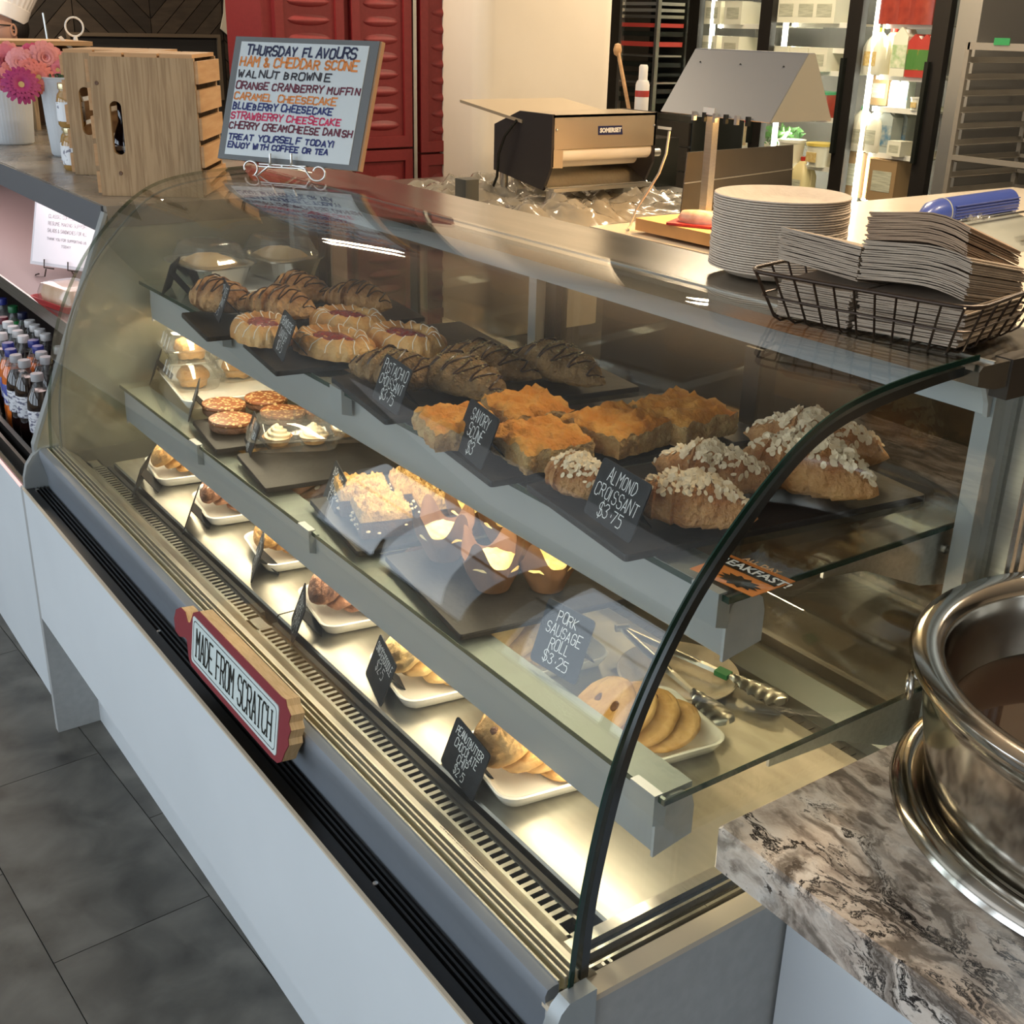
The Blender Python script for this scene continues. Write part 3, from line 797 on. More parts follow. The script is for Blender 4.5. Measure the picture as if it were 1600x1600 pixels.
# ------------------------------------------------------------------ clear boxes and foil pies at the far end
def white_tray(name, label, cx, cy, z, rz, sx, sy, h=.022, group='white serving trays'):
    r = thing(name, label, 'tray', (cx, cy, z), rz, group)
    def ring(dx, r_, zz): return [(x, y, zz) for x, y in rrect(-sx / 2 + dx, -sy / 2 + dx, sx / 2 - dx, sy / 2 - dx, max(r_, .004), 5)]
    m = MB().rings([ring(.018, .014, 0), ring(.010, .02, .004), ring(.003, .025, h * .7), ring(0, .028, h), ring(.0025, .026, h + .0012), ring(.007, .022, h - .001), ring(.013, .017, .008), ring(.022, .012, .004)])
    part('dish', m, M_white, r, smooth=50)
    return r
def pie(seed):
    root = thing('boxed_pie', 'x', 'pie')
    sx, sy = .150, .118
    m = MB()
    def ring(d, z, r=.035, wob=0): 
        P = rrect(-sx / 2 + d, -sy / 2 + d, sx / 2 - d, sy / 2 - d, r, 8)
        return [(x * (1 + (wob if k % 2 else 0)), y * (1 + (wob if k % 2 else 0)), z) for k, (x, y) in enumerate(P)]
    m.rings([ring(.020, 0, .022), ring(.018, .002, .024, .02), ring(.006, .034, .032, .02), ring(0, .036, .036), ring(0, .038, .036), ring(.007, .038, .032), ring(.018, .012, .024)])
    part('foil_pan', m, M_foil, root, smooth=20)
    def f(u, v):
        a = 2 * PI * v; x = (sx / 2 - .012) * u * math.copysign(abs(math.cos(a)) ** .7, math.cos(a)); y = (sy / 2 - .012) * u * math.copysign(abs(math.sin(a)) ** .7, math.sin(a))
        return (x, y, .030 + .022 * (1 - u ** 2.4) + fbm((x, y, 0), 40, seed) * .002)
    part('pie_crust', MB().grid(12, 36, f, closev=True), M_pie, root, smooth=75)
    m = MB(); m.rings([ring(-.004, .0385, .038), ring(-.004, .041, .038), ring(.006, .0415, .034), ring(.008, .044, .034, .006), ring(.020, .070, .026, .008), ring(.026, .073, .024), ring(.034, .074, .02)])
    part('clear_lid', m, M_clear, root, smooth=20)
    return root
pp = Proto(pie(4))
white_tray('white_tray', 'white tray under the boxed pies at the far end of the top shelf', at(385, 447, z=UP).x, at(385, 447, z=UP).y, UP + .0005, YAW + .1, .30, .20)
q = at(330, 432, z=UP + .02); pp.put((q.x, q.y, UP + .006), .12, 'foil pie under a clear lid, left one beside the far glass', 'boxed pies on the top shelf', 1.22)
q = at(440, 420, z=UP + .02); pp.put((q.x, q.y, UP + .006), .12, 'foil pie under a clear lid, right one by the rear doors', 'boxed pies on the top shelf', 1.22)
for p in ((1020, 578), (1222, 628)):
    pass

# ------------------------------------------------------------------ lower shelf
# far white tray with stacked clear boxes of muffins
def clamshell(sx, sy, h, seed, name='clear_box', lbl='x'):
    root = thing(name, lbl, 'container')
    def ring(d, z, r): return [(x, y, z) for x, y in rrect(-sx / 2 + d, -sy / 2 + d, sx / 2 - d, sy / 2 - d, r, 4)]
    m = MB().rings([ring(.012, 0, .02), ring(.010, .002, .02), ring(.002, h * .45, .026), ring(-.006, h * .46, .03), ring(-.006, h * .49, .03), ring(.002, h * .5, .026), ring(.010, h * .9, .022), ring(.016, h, .018)])
    for s_ in (-1, 1):
        for k in (-1, 0, 1):
            x = k * sx * .25; m.tube([(x, s_ * (sy / 2 - .001), h * .5), (x, s_ * (sy / 2 - .010), h * .92)], .0022, 6)
    part('clear_shell', m, M_clear, root, smooth=30)
    return root
bx = Proto(clamshell(.115, .115, .062, 1))
tr = at(330, 603, z=LO); white_tray('white_tray', 'white tray under the stacked clear muffin boxes on the middle shelf', tr.x + .03, tr.y + .03, LO + .0005, YAW, .30, .26)
def bun(seed, r=.036, h=.042, m_=None, name='muffin'):
    root = thing(name, 'x', 'muffin')
    def f(u, v):
        a = 2 * PI * v
        if u < .5: rr = r * .78 + r * .12 * (u / .5); z = u / .5 * h * .45
        else:
            q = (u - .5) / .5; rr = r * math.cos(q * PI / 2) ** .6; z = h * .45 + h * .55 * math.sin(q * PI / 2)
        x = rr * math.cos(a); y = rr * math.sin(a); k = fbm((x, y, z), 50, seed) * .003
        return (x * (1 + k * 10), y * (1 + k * 10), z + k)
    part('cake', MB().grid(14, 24, f, closev=True), m_ or M_gold, root, smooth=75); return root
bp = Proto(bun(2))
k0 = [((303, 598), 0, 'bottom clear box of the stack on the far white tray', 'muffin in the bottom box of the far stack'),
      ((300, 556), 1, 'top clear box of the stack on the far white tray', 'muffin under the bright lid of the top box'),
      ((372, 588), 0, 'clear muffin box beside the stack, right on the far white tray', 'muffin in the single box right of the stack')]
s0 = at(303, 603, z=LO + .005)
for (p, lev, lb, l2) in k0:
    z = LO + .0055 + lev * .063
    q = s0 if lev == 1 else at(p[0], p[1], z=z)
    if lev == 0 and p[0] < 320: q = s0
    bx.put((q.x, q.y, z), YAW, lb, 'clear muffin boxes')
    bp.put((q.x, q.y, z + .003), .4 * lev, l2, 'muffins in clear boxes')
bp2 = at(440, 585, z=LO + .02)
bx.put((bp2.x, bp2.y + .02, LO + .001), YAW, 'clear muffin box at the back, near the rear doors', 'clear muffin boxes'); bp.put((bp2.x, bp2.y + .02, LO + .004), 1, 'muffin in the clear box nearest the rear doors', 'muffins in clear boxes')

def board_at(F, W, D, label, z=LO + .0005, mt=None, rz=YAW):
    """board whose front near corner is at world point F"""
    c = Vector((F[0], F[1], 0)) + Matrix.Rotation(rz, 3, 'Z') @ Vector((-W / 2, D / 2, 0))
    return slate(c.x, c.y, rz, W, D, z, label, mt)
board_at((-2.0, .745), .19, .40, 'dark board under the speckled round cakes')
board_at((-1.77, .742), .19, .40, 'dark board under the clear lemon tart boxes')
board_at((-1.455, .752), .235, .40, 'dark board under the crumble topped brownie squares')
board_at((-1.150, .742), .275, .42, 'dark board under the paper wrapped muffins')
def roundcake(seed):
    root = thing('speckled_cake', 'x', 'cake'); r = .041; sx = 1.12
    m = MB().lathe([(r * .93, 0), (r, .004), (r, .013), (r * .97, .0145)], 56, sx=sx, wob=lambda a, i: 1 + .022 * math.sin(a * 28)); part('fluted_base', m, M_choc_cookie, root, smooth=60)
    m = MB().lathe([(0, .0148), (r * .5, .0148), (r * 1.02, .0148), (r * 1.03, .0155), (r * 1.03, .0195), (r * 1.0, .0215), (r * .5, .022), (0, .022)], 40, sx=sx); part('speckled_top', m, M_lattice, root, smooth=50)
    return root
rc = Proto(roundcake(1))
for p, lb in (((350, 638), 'speckled round cake nearest the far end, beside the second card'), ((362, 662), 'speckled round cake in front, left of the lemon card'), ((416, 628), 'speckled round cake at the back left of the clear tart box'),
              ((442, 650), 'speckled round cake just behind the clear tart box'), ((508, 645), 'speckled round cake half under the upper lamp housing')):
    q = at(*p, z=LZ + .01); rc.put((q.x, q.y, LZ), .3, lb, 'speckled round cakes')
def tart():
    root = thing('lemon_meringue_tart', 'x', 'tart')
    part('tart_shell', MB().lathe([(.020, 0), (.027, .014), (.0285, .015), (.026, .013)], 32, wob=lambda a, i: 1 + .03 * math.sin(a * 16)), M_gold, root, smooth=60)
    def f(u, v):
        a = 2 * PI * v; rr = .026 * (1 - u) ** .75 * (1 + .09 * math.sin(a * 2 + u * 22)); return (rr * math.cos(a), rr * math.sin(a), .013 + .026 * u + .0012 * math.sin(u * 22 + a * 2))
    part('meringue', MB().grid(26, 26, f, closev=True), mat('meringue', (.90, .80, .58), .5, color2=(.72, .47, .2), scale=50, lo=.5, hi=.85), root, smooth=75)
    return root
tb = Proto(clamshell(.170, .115, .055, 3, 'clear_box')); tp = Proto(tart())
for (p, lb, l1, l2) in (((462, 682), 'clear box with two lemon tarts right of the lemon card', 'left lemon meringue tart in the front clear box', 'right lemon meringue tart in the front clear box'),
                    ((566, 668), 'clear box of lemon tarts farther back, partly under the lamp housing', 'left lemon meringue tart in the rear clear box', 'right lemon meringue tart in the rear clear box')):
    q = at(*p, z=LZ + .015); rz = 1.15; tb.put((q.x, q.y, LZ), rz, lb, 'clear tart boxes')
    for s_, l in ((-1, l1), (1, l2)):
        tp.put((q.x + s_ * .034 * math.cos(rz), q.y + s_ * .034 * math.sin(rz), LZ + .003), s_, l, 'lemon meringue tarts')
def square(seed):
    root = thing('brownie_square', 'x', 'cake'); W = .074
    m = MB().rings([[(x, y, z) for x, y in rrect(-W / 2 + d, -W / 2 + d, W / 2 - d, W / 2 - d, .004, 2)] for d, z in ((.001, 0), (0, .002), (0, .022), (.001, .026))]); part('chocolate_base', m, M_bar, root, smooth=30)
    rnd = random.Random(seed); m = MB()
    for k in range(16):
        s_ = rnd.choice((-1, 1)); t = rnd.uniform(-.8, .8) * W / 2; z = rnd.uniform(.005, .021); r = rnd.uniform(.002, .0042)
        c = (s_ * W / 2, t, z) if rnd.random() < .4 else (t, -W / 2, z)
        m.lathe([(0, -r * .6), (r * .8, -r * .3), (r, 0), (r * .8, r * .3), (0, r * .6)], 7, c)
    part('nut_pieces', m, M_almond, root, smooth=True, kind='stuff')
    def f(u, v):
        x = (u - .5) * W * 1.02; y = (v - .5) * W * 1.02; e = min(u, 1 - u, v, 1 - v)
        return (x, y, .026 + (.009 if e > .02 else 0) + (abs(fbm((x, y, 0), 90, seed)) * .008 + abs(fbm((x, y, 4), 200, seed)) * .003 if e > .02 else 0))
    part('crumble_top', MB().grid(30, 30, f), M_oat, root, smooth=75)
    return root
sq = [Proto(square(5)), Proto(square(6))]
for i, (p, rz, lb) in enumerate((((566, 774), -.35, 'crumble topped brownie square beside the fourth card of the shelf'), ((596, 806), -.3, 'front crumble topped brownie square'), ((652, 764), -.35, 'crumble topped brownie square at the back left of the muffins'),
              ((690, 788), -.3, 'crumble topped brownie square directly behind the tall paper muffin'))):
    q = at(*p, z=LZ + .02); sq[i % 2].put((q.x, q.y, LZ), rz, lb, 'crumble topped brownie squares', 1.12)
def tulip(seed):
    root = thing('paper_muffin', 'x', 'muffin')
    def f(u, v):
        a = 2 * PI * v; base = .024 + .016 * min(u * 1.6, 1)
        pet = .5 + .5 * math.cos(4 * a + seed)
        h = .048 + .042 * pet ** 1.6
        flare = 1 + .25 * max(u - .6, 0) * (1 + pet)
        fold = 1 + .03 * math.sin(a * 12) * u
        z = u * h; return (base * flare * fold * math.cos(a), base * flare * fold * math.sin(a), z)
    m = MB().grid(12, 64, f, closev=True); k = len(m.v)
    inn = [(x * .975, y * .975, z + .0003) for x, y, z in m.v]; fs = [tuple(reversed(q)) for q in m.f]
    m.add([Vector(p) for p in inn], fs)
    part('paper_wrap', m, M_paper, root, smooth=75)
    def g(u, v):
        a = 2 * PI * v; rr = .0385 * math.sin(u * PI / 2); x = rr * math.cos(a); y = rr * math.sin(a)
        return (x, y, .040 + .014 * math.cos(u * PI / 2) + fbm((x, y, 1), 60, seed) * .003)
    part('muffin_top', MB().grid(10, 28, g, closev=True), M_muffin, root, smooth=75)
    part('muffin_body', MB().lathe([(.022, .001), (.036, .042), (0, .043)], 24), M_gold, root, smooth=True)
    return root
tm = [Proto(tulip(0)), Proto(tulip(1.4))]
for i, (p, lb) in enumerate((((694, 858), 'paper wrapped muffin on the left, brightly lit from above'), ((770, 905), 'front paper wrapped muffin with tall brown petals'), ((792, 838), 'paper wrapped muffin at the back under the lamp housing'),
             ((855, 905), 'paper wrapped muffin on the right in the shade'), ((740, 818), 'paper wrapped muffin between the brownie squares and the back'))):
    q = at(*p, z=LZ + .012); tm[i % 2].put((q.x, q.y, LZ), i * .8, lb, 'muffins in brown paper', (1.0, 1.0, .95))
# ------------------------------------------------------------------ deck trays with cookies
def cookie(name, cat_l, m_, seed, r=.046, t=.013, chips=None, chipm=None):
    root = thing(name, 'x', 'cookie'); 
    def f(u, v):
        a = 2 * PI * v
        if u < .1: return (r * .95 * u / .1 * math.cos(a), r * .95 * u / .1 * math.sin(a), 0)
        q = (u - .1) / .9
        ang = q * PI / 2; wob = 1 + .03 * fbm((math.cos(a), math.sin(a), 0), 1.5, seed)
        rr = r * (math.cos(ang) ** .55) * wob if q < 1 else 0
        z = t * (math.sin(ang) ** .6); x = rr * math.cos(a); y = rr * math.sin(a)
        c = fbm((x, y, 0), 55, seed); z += (-.0022 if abs(c) < .06 else 0) * (1 if z > t * .6 else 0) + fbm((x, y, 3), 30, seed) * .0022
        return (x, y, max(z, 0))
    part('cookie', MB().grid(22, 36, f, closev=True), m_, root, smooth=75)
    if chips:
        rnd = random.Random(seed); m = MB()
        for k in range(chips):
            a = rnd.uniform(0, 2 * PI); rr = rnd.uniform(0, r * .75); s_ = rnd.uniform(.0035, .007)
            m.lathe([(0, -.002), (s_, -.001), (s_ * 1.0, .001), (s_ * .5, .0028), (0, .003)], 9, (rr * math.cos(a), rr * math.sin(a), t * .92))
        part('chips', m, chipm, root, smooth=True)
    return root
kinds = [('ginger_cookie', M_gold, None, None, 'golden ginger'), ('white_chip_cookie', M_redbrown, 7, M_icing, 'brown white-chip'), ('oatmeal_cookie', M_gold, None, None, 'pale oatmeal'),
         ('double_chocolate_cookie', M_redbrown, None, None, 'dark cocoa crackled'), ('snickerdoodle', M_sugar, None, None, 'pale sugar-dusted'), ('peanut_butter_cookie', M_peanut, 5, M_choc_cookie, 'golden peanut butter')]
trays = [(-2.315, .895), (-2.065, .905), (-1.815, .910), (-1.555, .895), (-1.295, .890), (-1.030, .878)]
TYAW = math.radians(-9)
tn = ['farthest white cookie tray on the deck', 'second white tray from the far end, holding brown cookies with white chips', 'third white tray from the far end, holding oatmeal cookies', 'white tray of dark cocoa cookies',
      'white tray of pale snickerdoodles', 'nearest white cookie tray, holding peanut butter cookies']
place_words = ['first at the front', 'second', 'third', 'fourth', 'fifth', 'sixth', 'seventh', 'eighth', 'last at the back']
ncook = [8, 8, 8, 8, 8, 8]
for i, (x, y) in enumerate(trays):
    sx, sy = (.165, .345)
    white_tray('white_tray', tn[i], x, y, DZ + .0005, TYAW, sx, sy)
    nm, mm, chn, chm, word = kinds[i]
    pr = Proto(cookie(nm, 'x', mm, 20 + i * 3, .051, .016, chn, chm)); R = Matrix.Rotation(TYAW, 3, 'Z'); rnd = random.Random(i)
    n = ncook[i]
    for k in range(n):
        g_, j_ = divmod(k, 4); ly = -sy / 2 + .050 + g_ * .148 + j_ * .026; lx = -.014 + j_ * .012 + rnd.uniform(-.004, .004)
        tilt = math.radians(40 - 6 * j_ + 3 * math.sin(k * 1.7 + i)) 
        zc = DZ + .0075 + .051 * math.sin(tilt) * .98 + (3 - j_) * .005
        p = R @ Vector((lx, ly, 0))
        rot = (Matrix.Rotation(TYAW + rnd.uniform(-.12, .12), 4, 'Z') @ Matrix.Rotation(tilt, 4, 'X') @ Matrix.Rotation(rnd.uniform(0, 6), 4, 'Z')).to_euler()
        w_ = place_words[k] if k < n - 1 else 'last at the back'
        pr.put((x + p.x, y + p.y, zc), 0, '%s cookie, %s in its leaning row' % (word, w_), '%s cookies in one leaning row' % word, None, rot)

# paper plate and tongs on the deck
def plate_mesh(r=.092, h=.014):
    return MB().lathe([(0, .0), (r * .66, 0), (r * .72, .002), (r * .84, h * .72), (r * .97, h), (r, h - .001), (r, h + .0008), (r * .97, h + .0022), (r * .84, h * .72 + .002), (r * .71, .004), (r * .66, .0022), (0, .0022)], 56)
pl = at(1058, 1062, z=DZ); o = part('paper_plate', plate_mesh(), M_fibre, None, smooth=30); o.location = (pl.x, pl.y, DZ + .001)
tag(o, 'kraft fibre plate on the deck under the tongs', 'plate')
tg = thing('tongs', 'scalloped steel tongs with green tape lying on the fibre plate', 'tongs', (0, 0, 0))
z0 = DZ + .021
hg = at(972, 982, z=z0 + .012)
def arm(tip, lab, up):
    t = at(*tip, z=z0 - .004); d = (t - hg); L = d.length; d.normalize(); sdir = Vector((0, 0, 1)).cross(d)
    m = MB(); n = 14
    prof = []
    for k in range(n + 1):
        q = k / n * .72; wdt = .006 + .002 * math.sin(q * 6); c = hg + d * L * q
        prof.append([c + sdir * wdt - Vector((0, 0, .0)), c + sdir * wdt * .6 + Vector((0, 0, .0045)), c - sdir * wdt * .6 + Vector((0, 0, .0045)), c - sdir * wdt])
    vs = [p for r_ in prof for p in r_] + [p - Vector((0, 0, .001)) for r_ in prof for p in r_]; N = (n + 1) * 4; fs = []
    for k in range(n):
        for j in range(3):
            fs.append((k * 4 + j, k * 4 + j + 1, k * 4 + j + 5, k * 4 + j + 4)); fs.append((N + k * 4 + j, N + k * 4 + j + 4, N + k * 4 + j + 5, N + k * 4 + j + 1))
    m.add(vs, fs)
    a_ = part('arm', m, M_chrome, tg, smooth=60)
    def f(u, v):
        q = .70 + .30 * u; wd = (.006 + .016 * math.sin(min(u * 1.5, 1) * PI / 2)) * (1 if u < .8 else math.sqrt(max(1 - ((u - .8) / .2) ** 2, 0.02)))
        wd *= 1 + .10 * math.sin(u * 34) * (u > .2)
        s_ = (v - .5) * 2; return hg + d * L * q + sdir * wd * s_ + Vector((0, 0, .002 + .007 * (1 - s_ * s_) - .002 * math.sin(u * 34) * abs(s_)))
    m = MB().grid(40, 10, f); k = len(m.v); m.add([Vector(p) - Vector((0, 0, .001)) for p in m.v[:k]], [tuple(reversed(q)) for q in m.f])
    part('scalloped_tip', m, M_chrome, a_, smooth=75)
    return d, L, sdir
arm((1137, 1132), '', 0); d_, L_, s_ = arm((1228, 1098), '', 0)
m = MB(); c = hg + d_ * L_ * .60
for e in (0,): m.quadslab([c + s_ * .0088 + Vector((0, 0, .0056)), c - s_ * .0088 + Vector((0, 0, .0056)), c - s_ * .0088 + d_ * .022 + Vector((0, 0, .0056)), c + s_ * .0088 + d_ * .022 + Vector((0, 0, .0056))], (0, 0, 1), .008)
part('green_tape', m, mat('green_tape', (.02, .22, .07), .5), tg)
part('hinge', MB().tube([hg + Vector((-.004, -.010, .001)), hg + Vector((.004, .010, .001))], .006, 10), M_chrome, tg, smooth=True)

# ------------------------------------------------------------------ price cards
def price_card(lines, x, y, z, rz, label, w=.100, h=.069, lean=.38, sizes=None, offw=None):
    t = thing('price_card', label, 'sign', (x, y, z), rz, 'black chalk price cards')
    ey = Vector((0, lean, 1)).normalized(); n = Vector((0, -1, lean)).normalized(); ex = Vector((1, 0, 0))
    P = rrect(-w / 2, 0, w / 2, h, .005, 3)
    pts = [ex * a + ey * b for a, b in P if True]
    part('face', MB().quadslab(pts, n, .0018), M_card, t)
    top = ey * (h * .97); bk = Vector((0, top.y + h * .36, 0))
    bw = w * .20; top = ey * (h * .62)
    part('back_leg', MB().quadslab([top + ex * bw, top - ex * bw, bk - ex * bw, bk + ex * bw], (bk - top).cross(ex) * -1, .0015), M_card, t)
    m = MB(); rnd = random.Random(hash_s(label)); k = len(lines); H = h * .86 / max(k, 3)
    for i, s_ in enumerate(lines):
        hh = H * (.70 if len(s_) > 9 else .78); yb = h * .93 - (i + 1) * H + H * .12
        wd = min(w * .86, len(s_) * hh * .62)
        write(m, s_, ey * yb, ex, ey, n, hh, width=wd, thick=.0012, jit=.3, slant=.06, drift=-.0, rnd=rnd, off=.0005)
    part('chalk_writing', m, M_chalk, t)
    return t
def card_px(lines, p, z, label, rz=-.14, **k):
    q = at(*p, z=z); return price_card(lines, q.x, q.y, z, rz, label, **k)
card_px(['ALMOND', 'CROISSANT', '$3.75'], (946, 824), TZ + .001, 'black price card reading ALMOND CROISSANT $3.75')
card_px(['SAVORY', 'SCONE', '$3'], (729, 716), TZ + .001, 'black price card reading SAVORY SCONE $3', rz=-.2, w=.097)
card_px(['PISTACHIO', 'CROISSANT', '$3.75'], (600, 635), TZ + .001, 'black price card reading PISTACHIO CROISSANT $3.75')
card_px(['CREAMCHEESE', 'DANISH', '$3.5'], (433, 554), TZ + .001, 'black price card reading CREAM CHEESE DANISH $3.5', rz=-.25)
card_px(['CHOCOLATE', 'CROISSANT', '$3.5'], (336, 495), TZ + .001, 'black price card reading CHOCOLATE CROISSANT $3.5', rz=-.25)
card_px(['PIE', '$8'], (259, 455), UP + .001, 'black price card standing edge-on at the far end of the top shelf', rz=-.55)
card_px(['MUFFIN', '$4'], (237, 592), LO + .001, 'black price card in front of the stacked clear boxes', rz=-.45)
card_px(['ROUND', 'CAKE', '$3.5'], (295, 648), LO + .001, 'black price card left of the speckled round cakes', rz=-.4)
card_px(['LEMON', 'MERINGUE', 'TART', '2/$5'], (384, 706), LO + .001, 'black price card reading LEMON MERINGUE TART', rz=-.3)
card_px(['BROWNIE', 'SQUARE', '$3.5'], (512, 792), LO + .001, 'black price card left of the crumble topped brownies', rz=-.3)
card_px(['PORK', 'SAUSAGE', 'ROLL', '$3.25'], (862, 1050), LO + .001, 'black price card reading PORK SAUSAGE ROLL $3.25', rz=.10, h=.085, w=.085)
card_px(['PEANUTBUTTER', 'CHOCOLATE', 'CHIP', '$2.5'], (712, 1221), DZ + .001, 'black price card reading PEANUTBUTTER CHOCOLATE CHIP $2.5')
card_px(['SNICKERDOODLE', '$2.5'], (582, 1078), DZ + .001, 'black price card reading SNICKERDOODLE $2.5', rz=-.28)
card_px(['DOUBLE', 'CHOCOLATE', '$2.5'], (455, 988), DZ + .001, 'black price card beside the dark cocoa cookies', rz=-.45)
card_px(['OATMEAL', 'WALNUT', '$2.5'], (393, 893), DZ + .001, 'black price card beside the oatmeal cookies', rz=-.45)
card_px(['WHITE', 'CHIP', '$2.5'], (290, 820), DZ + .001, 'black price card beside the white-chip cookies', rz=-.5)
card_px(['GINGER', '$2.5'], (214, 764), DZ + .001, 'black price card beside the farthest cookie tray', rz=-.55)

# orange breakfast card lying on the upper glass shelf
A, B, C_, D_ = [at(*p, z=UP + .001) for p in ((1078, 888), (1176, 932), (1243, 908), (1140, 866))]
bc = thing('breakfast_card', 'orange breakfast notice lying flat on the near end of the top glass shelf', 'notice')
M_or = mat('orange_print', (.62, .21, .04), .45)
part('card_sheet', MB().quadslab([B, C_, D_, A], (0, 0, 1), .0008), M_or, bc)
ex = (C_ - D_).normalized() * -1; ex = (B - A).normalized(); ey = Vector((0, 0, 1)).cross(ex)
cc = (A + B + C_ + D_) / 4
m = MB(); o_ = cc + ey * .004; Wd = (B - A).length
m.quadslab([o_ - ex * Wd * .48, o_ + ex * Wd * .48, o_ + ex * Wd * .48 + ey * .020, o_ - ex * Wd * .48 + ey * .020], (0, 0, 1), .0003); m.v = [(x, y, z + .0006) for x, y, z in m.v]
part('title_band', m, M_gasket, bc)
m = bfont('BREAKFAST!', .019, .0001, .0004); xform(m, frame_matrix(o_ + ey * .010 + Vector((0, 0, .0010)), ex, ey, (0, 0, 1))); part('title_lettering', m, M_chalk, bc)
m = bfont('ALL DAY', .012, .0001, .0002); xform(m, frame_matrix(o_ + ey * .030 + Vector((0, 0, .0006)), ex, ey, (0, 0, 1))); part('small_lettering', m, mat('pale_orange', (.85, .5, .25), .5), bc)
m = MB(); st = []
for k in range(24):
    a = 2 * PI * k / 24; r = .016 if k % 2 else .011; st.append((r * 1.7 * math.cos(a), r * .8 * math.sin(a)))
cs = o_ - ey * .020 + ex * .010
m.quadslab([cs + ex * a + ey * b + Vector((0, 0, .0007)) for a, b in st], (0, 0, 1), .0003); part('star_burst', m, M_gasket, bc)

# "made from scratch" sign leaning on the lip
sg = thing('scratch_sign', 'red rolling-pin shaped wooden sign reading MADE FROM SCRATCH', 'sign')
Pn = Vector((0, -1, .12)).normalized()
SB = Vector((-1.315, .522, .632))
sex = Vector((1, 0, 0)); sey = Vector((0, .12, 1)).normalized()
def sp(px, py): return hit(px, py, SB, Pn)
tl_, tr_, br_, bl_ = sp(306, 955), sp(455, 1096), sp(437, 1190), sp(300, 1020)
def loc2(p): v = p - SB; return (v.dot(sex), v.dot(sey))
pxs = [(303, 957), (312, 955), (440, 1088), (447, 1093), (449, 1104), (455, 1118), (452, 1130), (455, 1142), (451, 1155), (452, 1165), (446, 1176), (441, 1190), (434, 1192), (425, 1184), (318, 1062), (300, 1040), (296, 1028), (293, 1000),
       (290, 996), (281, 994), (275, 985), (273, 966), (276, 952), (283, 949), (290, 956), (294, 972), (298, 973)]
out = [loc2(sp(*p)) for p in pxs]
pts = [SB + sex * a + sey * b for a, b in out]
m = MB(); m.quadslab(pts[::-1], Pn, .020); part('wooden_back', m, mat('plywood', (.66, .46, .25), .6, color2=(.56, .37, .18), scale=50, stretch=(1, 8, 1)), sg)
m = MB(); m.quadslab([p + Pn * .0012 for p in pts][::-1], Pn, .0015); part('red_face', m, mat('red_paint', (.22, .022, .03), .5), sg)
pc = [loc2(sp(*p)) for p in ((305, 965), (442, 1104), (430, 1178), (300, 1030))]
x0, x1 = (pc[0][0] + pc[3][0]) / 2, (pc[1][0] + pc[2][0]) / 2; y1 = (pc[0][1] + pc[1][1]) / 2; y0 = (pc[2][1] + pc[3][1]) / 2
def SP(a, b, o=0): return SB + sex * a + sey * b + Pn * o
m = MB(); m.quadslab([SP(a, b, .0025) for a, b in rrect(x0, y0, x1, y1, .006, 4)], Pn, .0012); part('white_plate', m, mat('enamel_white', (.62, .70, .68), .35), sg)
m = MB(); R1 = rrect(x0 + .005, y0 + .005, x1 - .005, y1 - .005, .008, 4); R2 = rrect(x0 + .0062, y0 + .0062, x1 - .0062, y1 - .0062, .007, 4); k = len(R1)
m.add([SP(a, b, .0028) for a, b in R1] + [SP(a, b, .0028) for a, b in R2], [(i, (i + 1) % k, k + (i + 1) % k, k + i) for i in range(k)]); part('black_border', m, M_gasket, sg)
m = MB(); hgt = (y1 - y0) * .60
write(m, 'MADE FROM SCRATCH', SP((x0 + x1) / 2, y0 + (y1 - y0) * .20), sex, sey, Pn, hgt, width=(x1 - x0) * .88, thick=.0036, jit=0, slant=0, serif=True, off=.003)
part('black_lettering', m, M_gasket, sg)

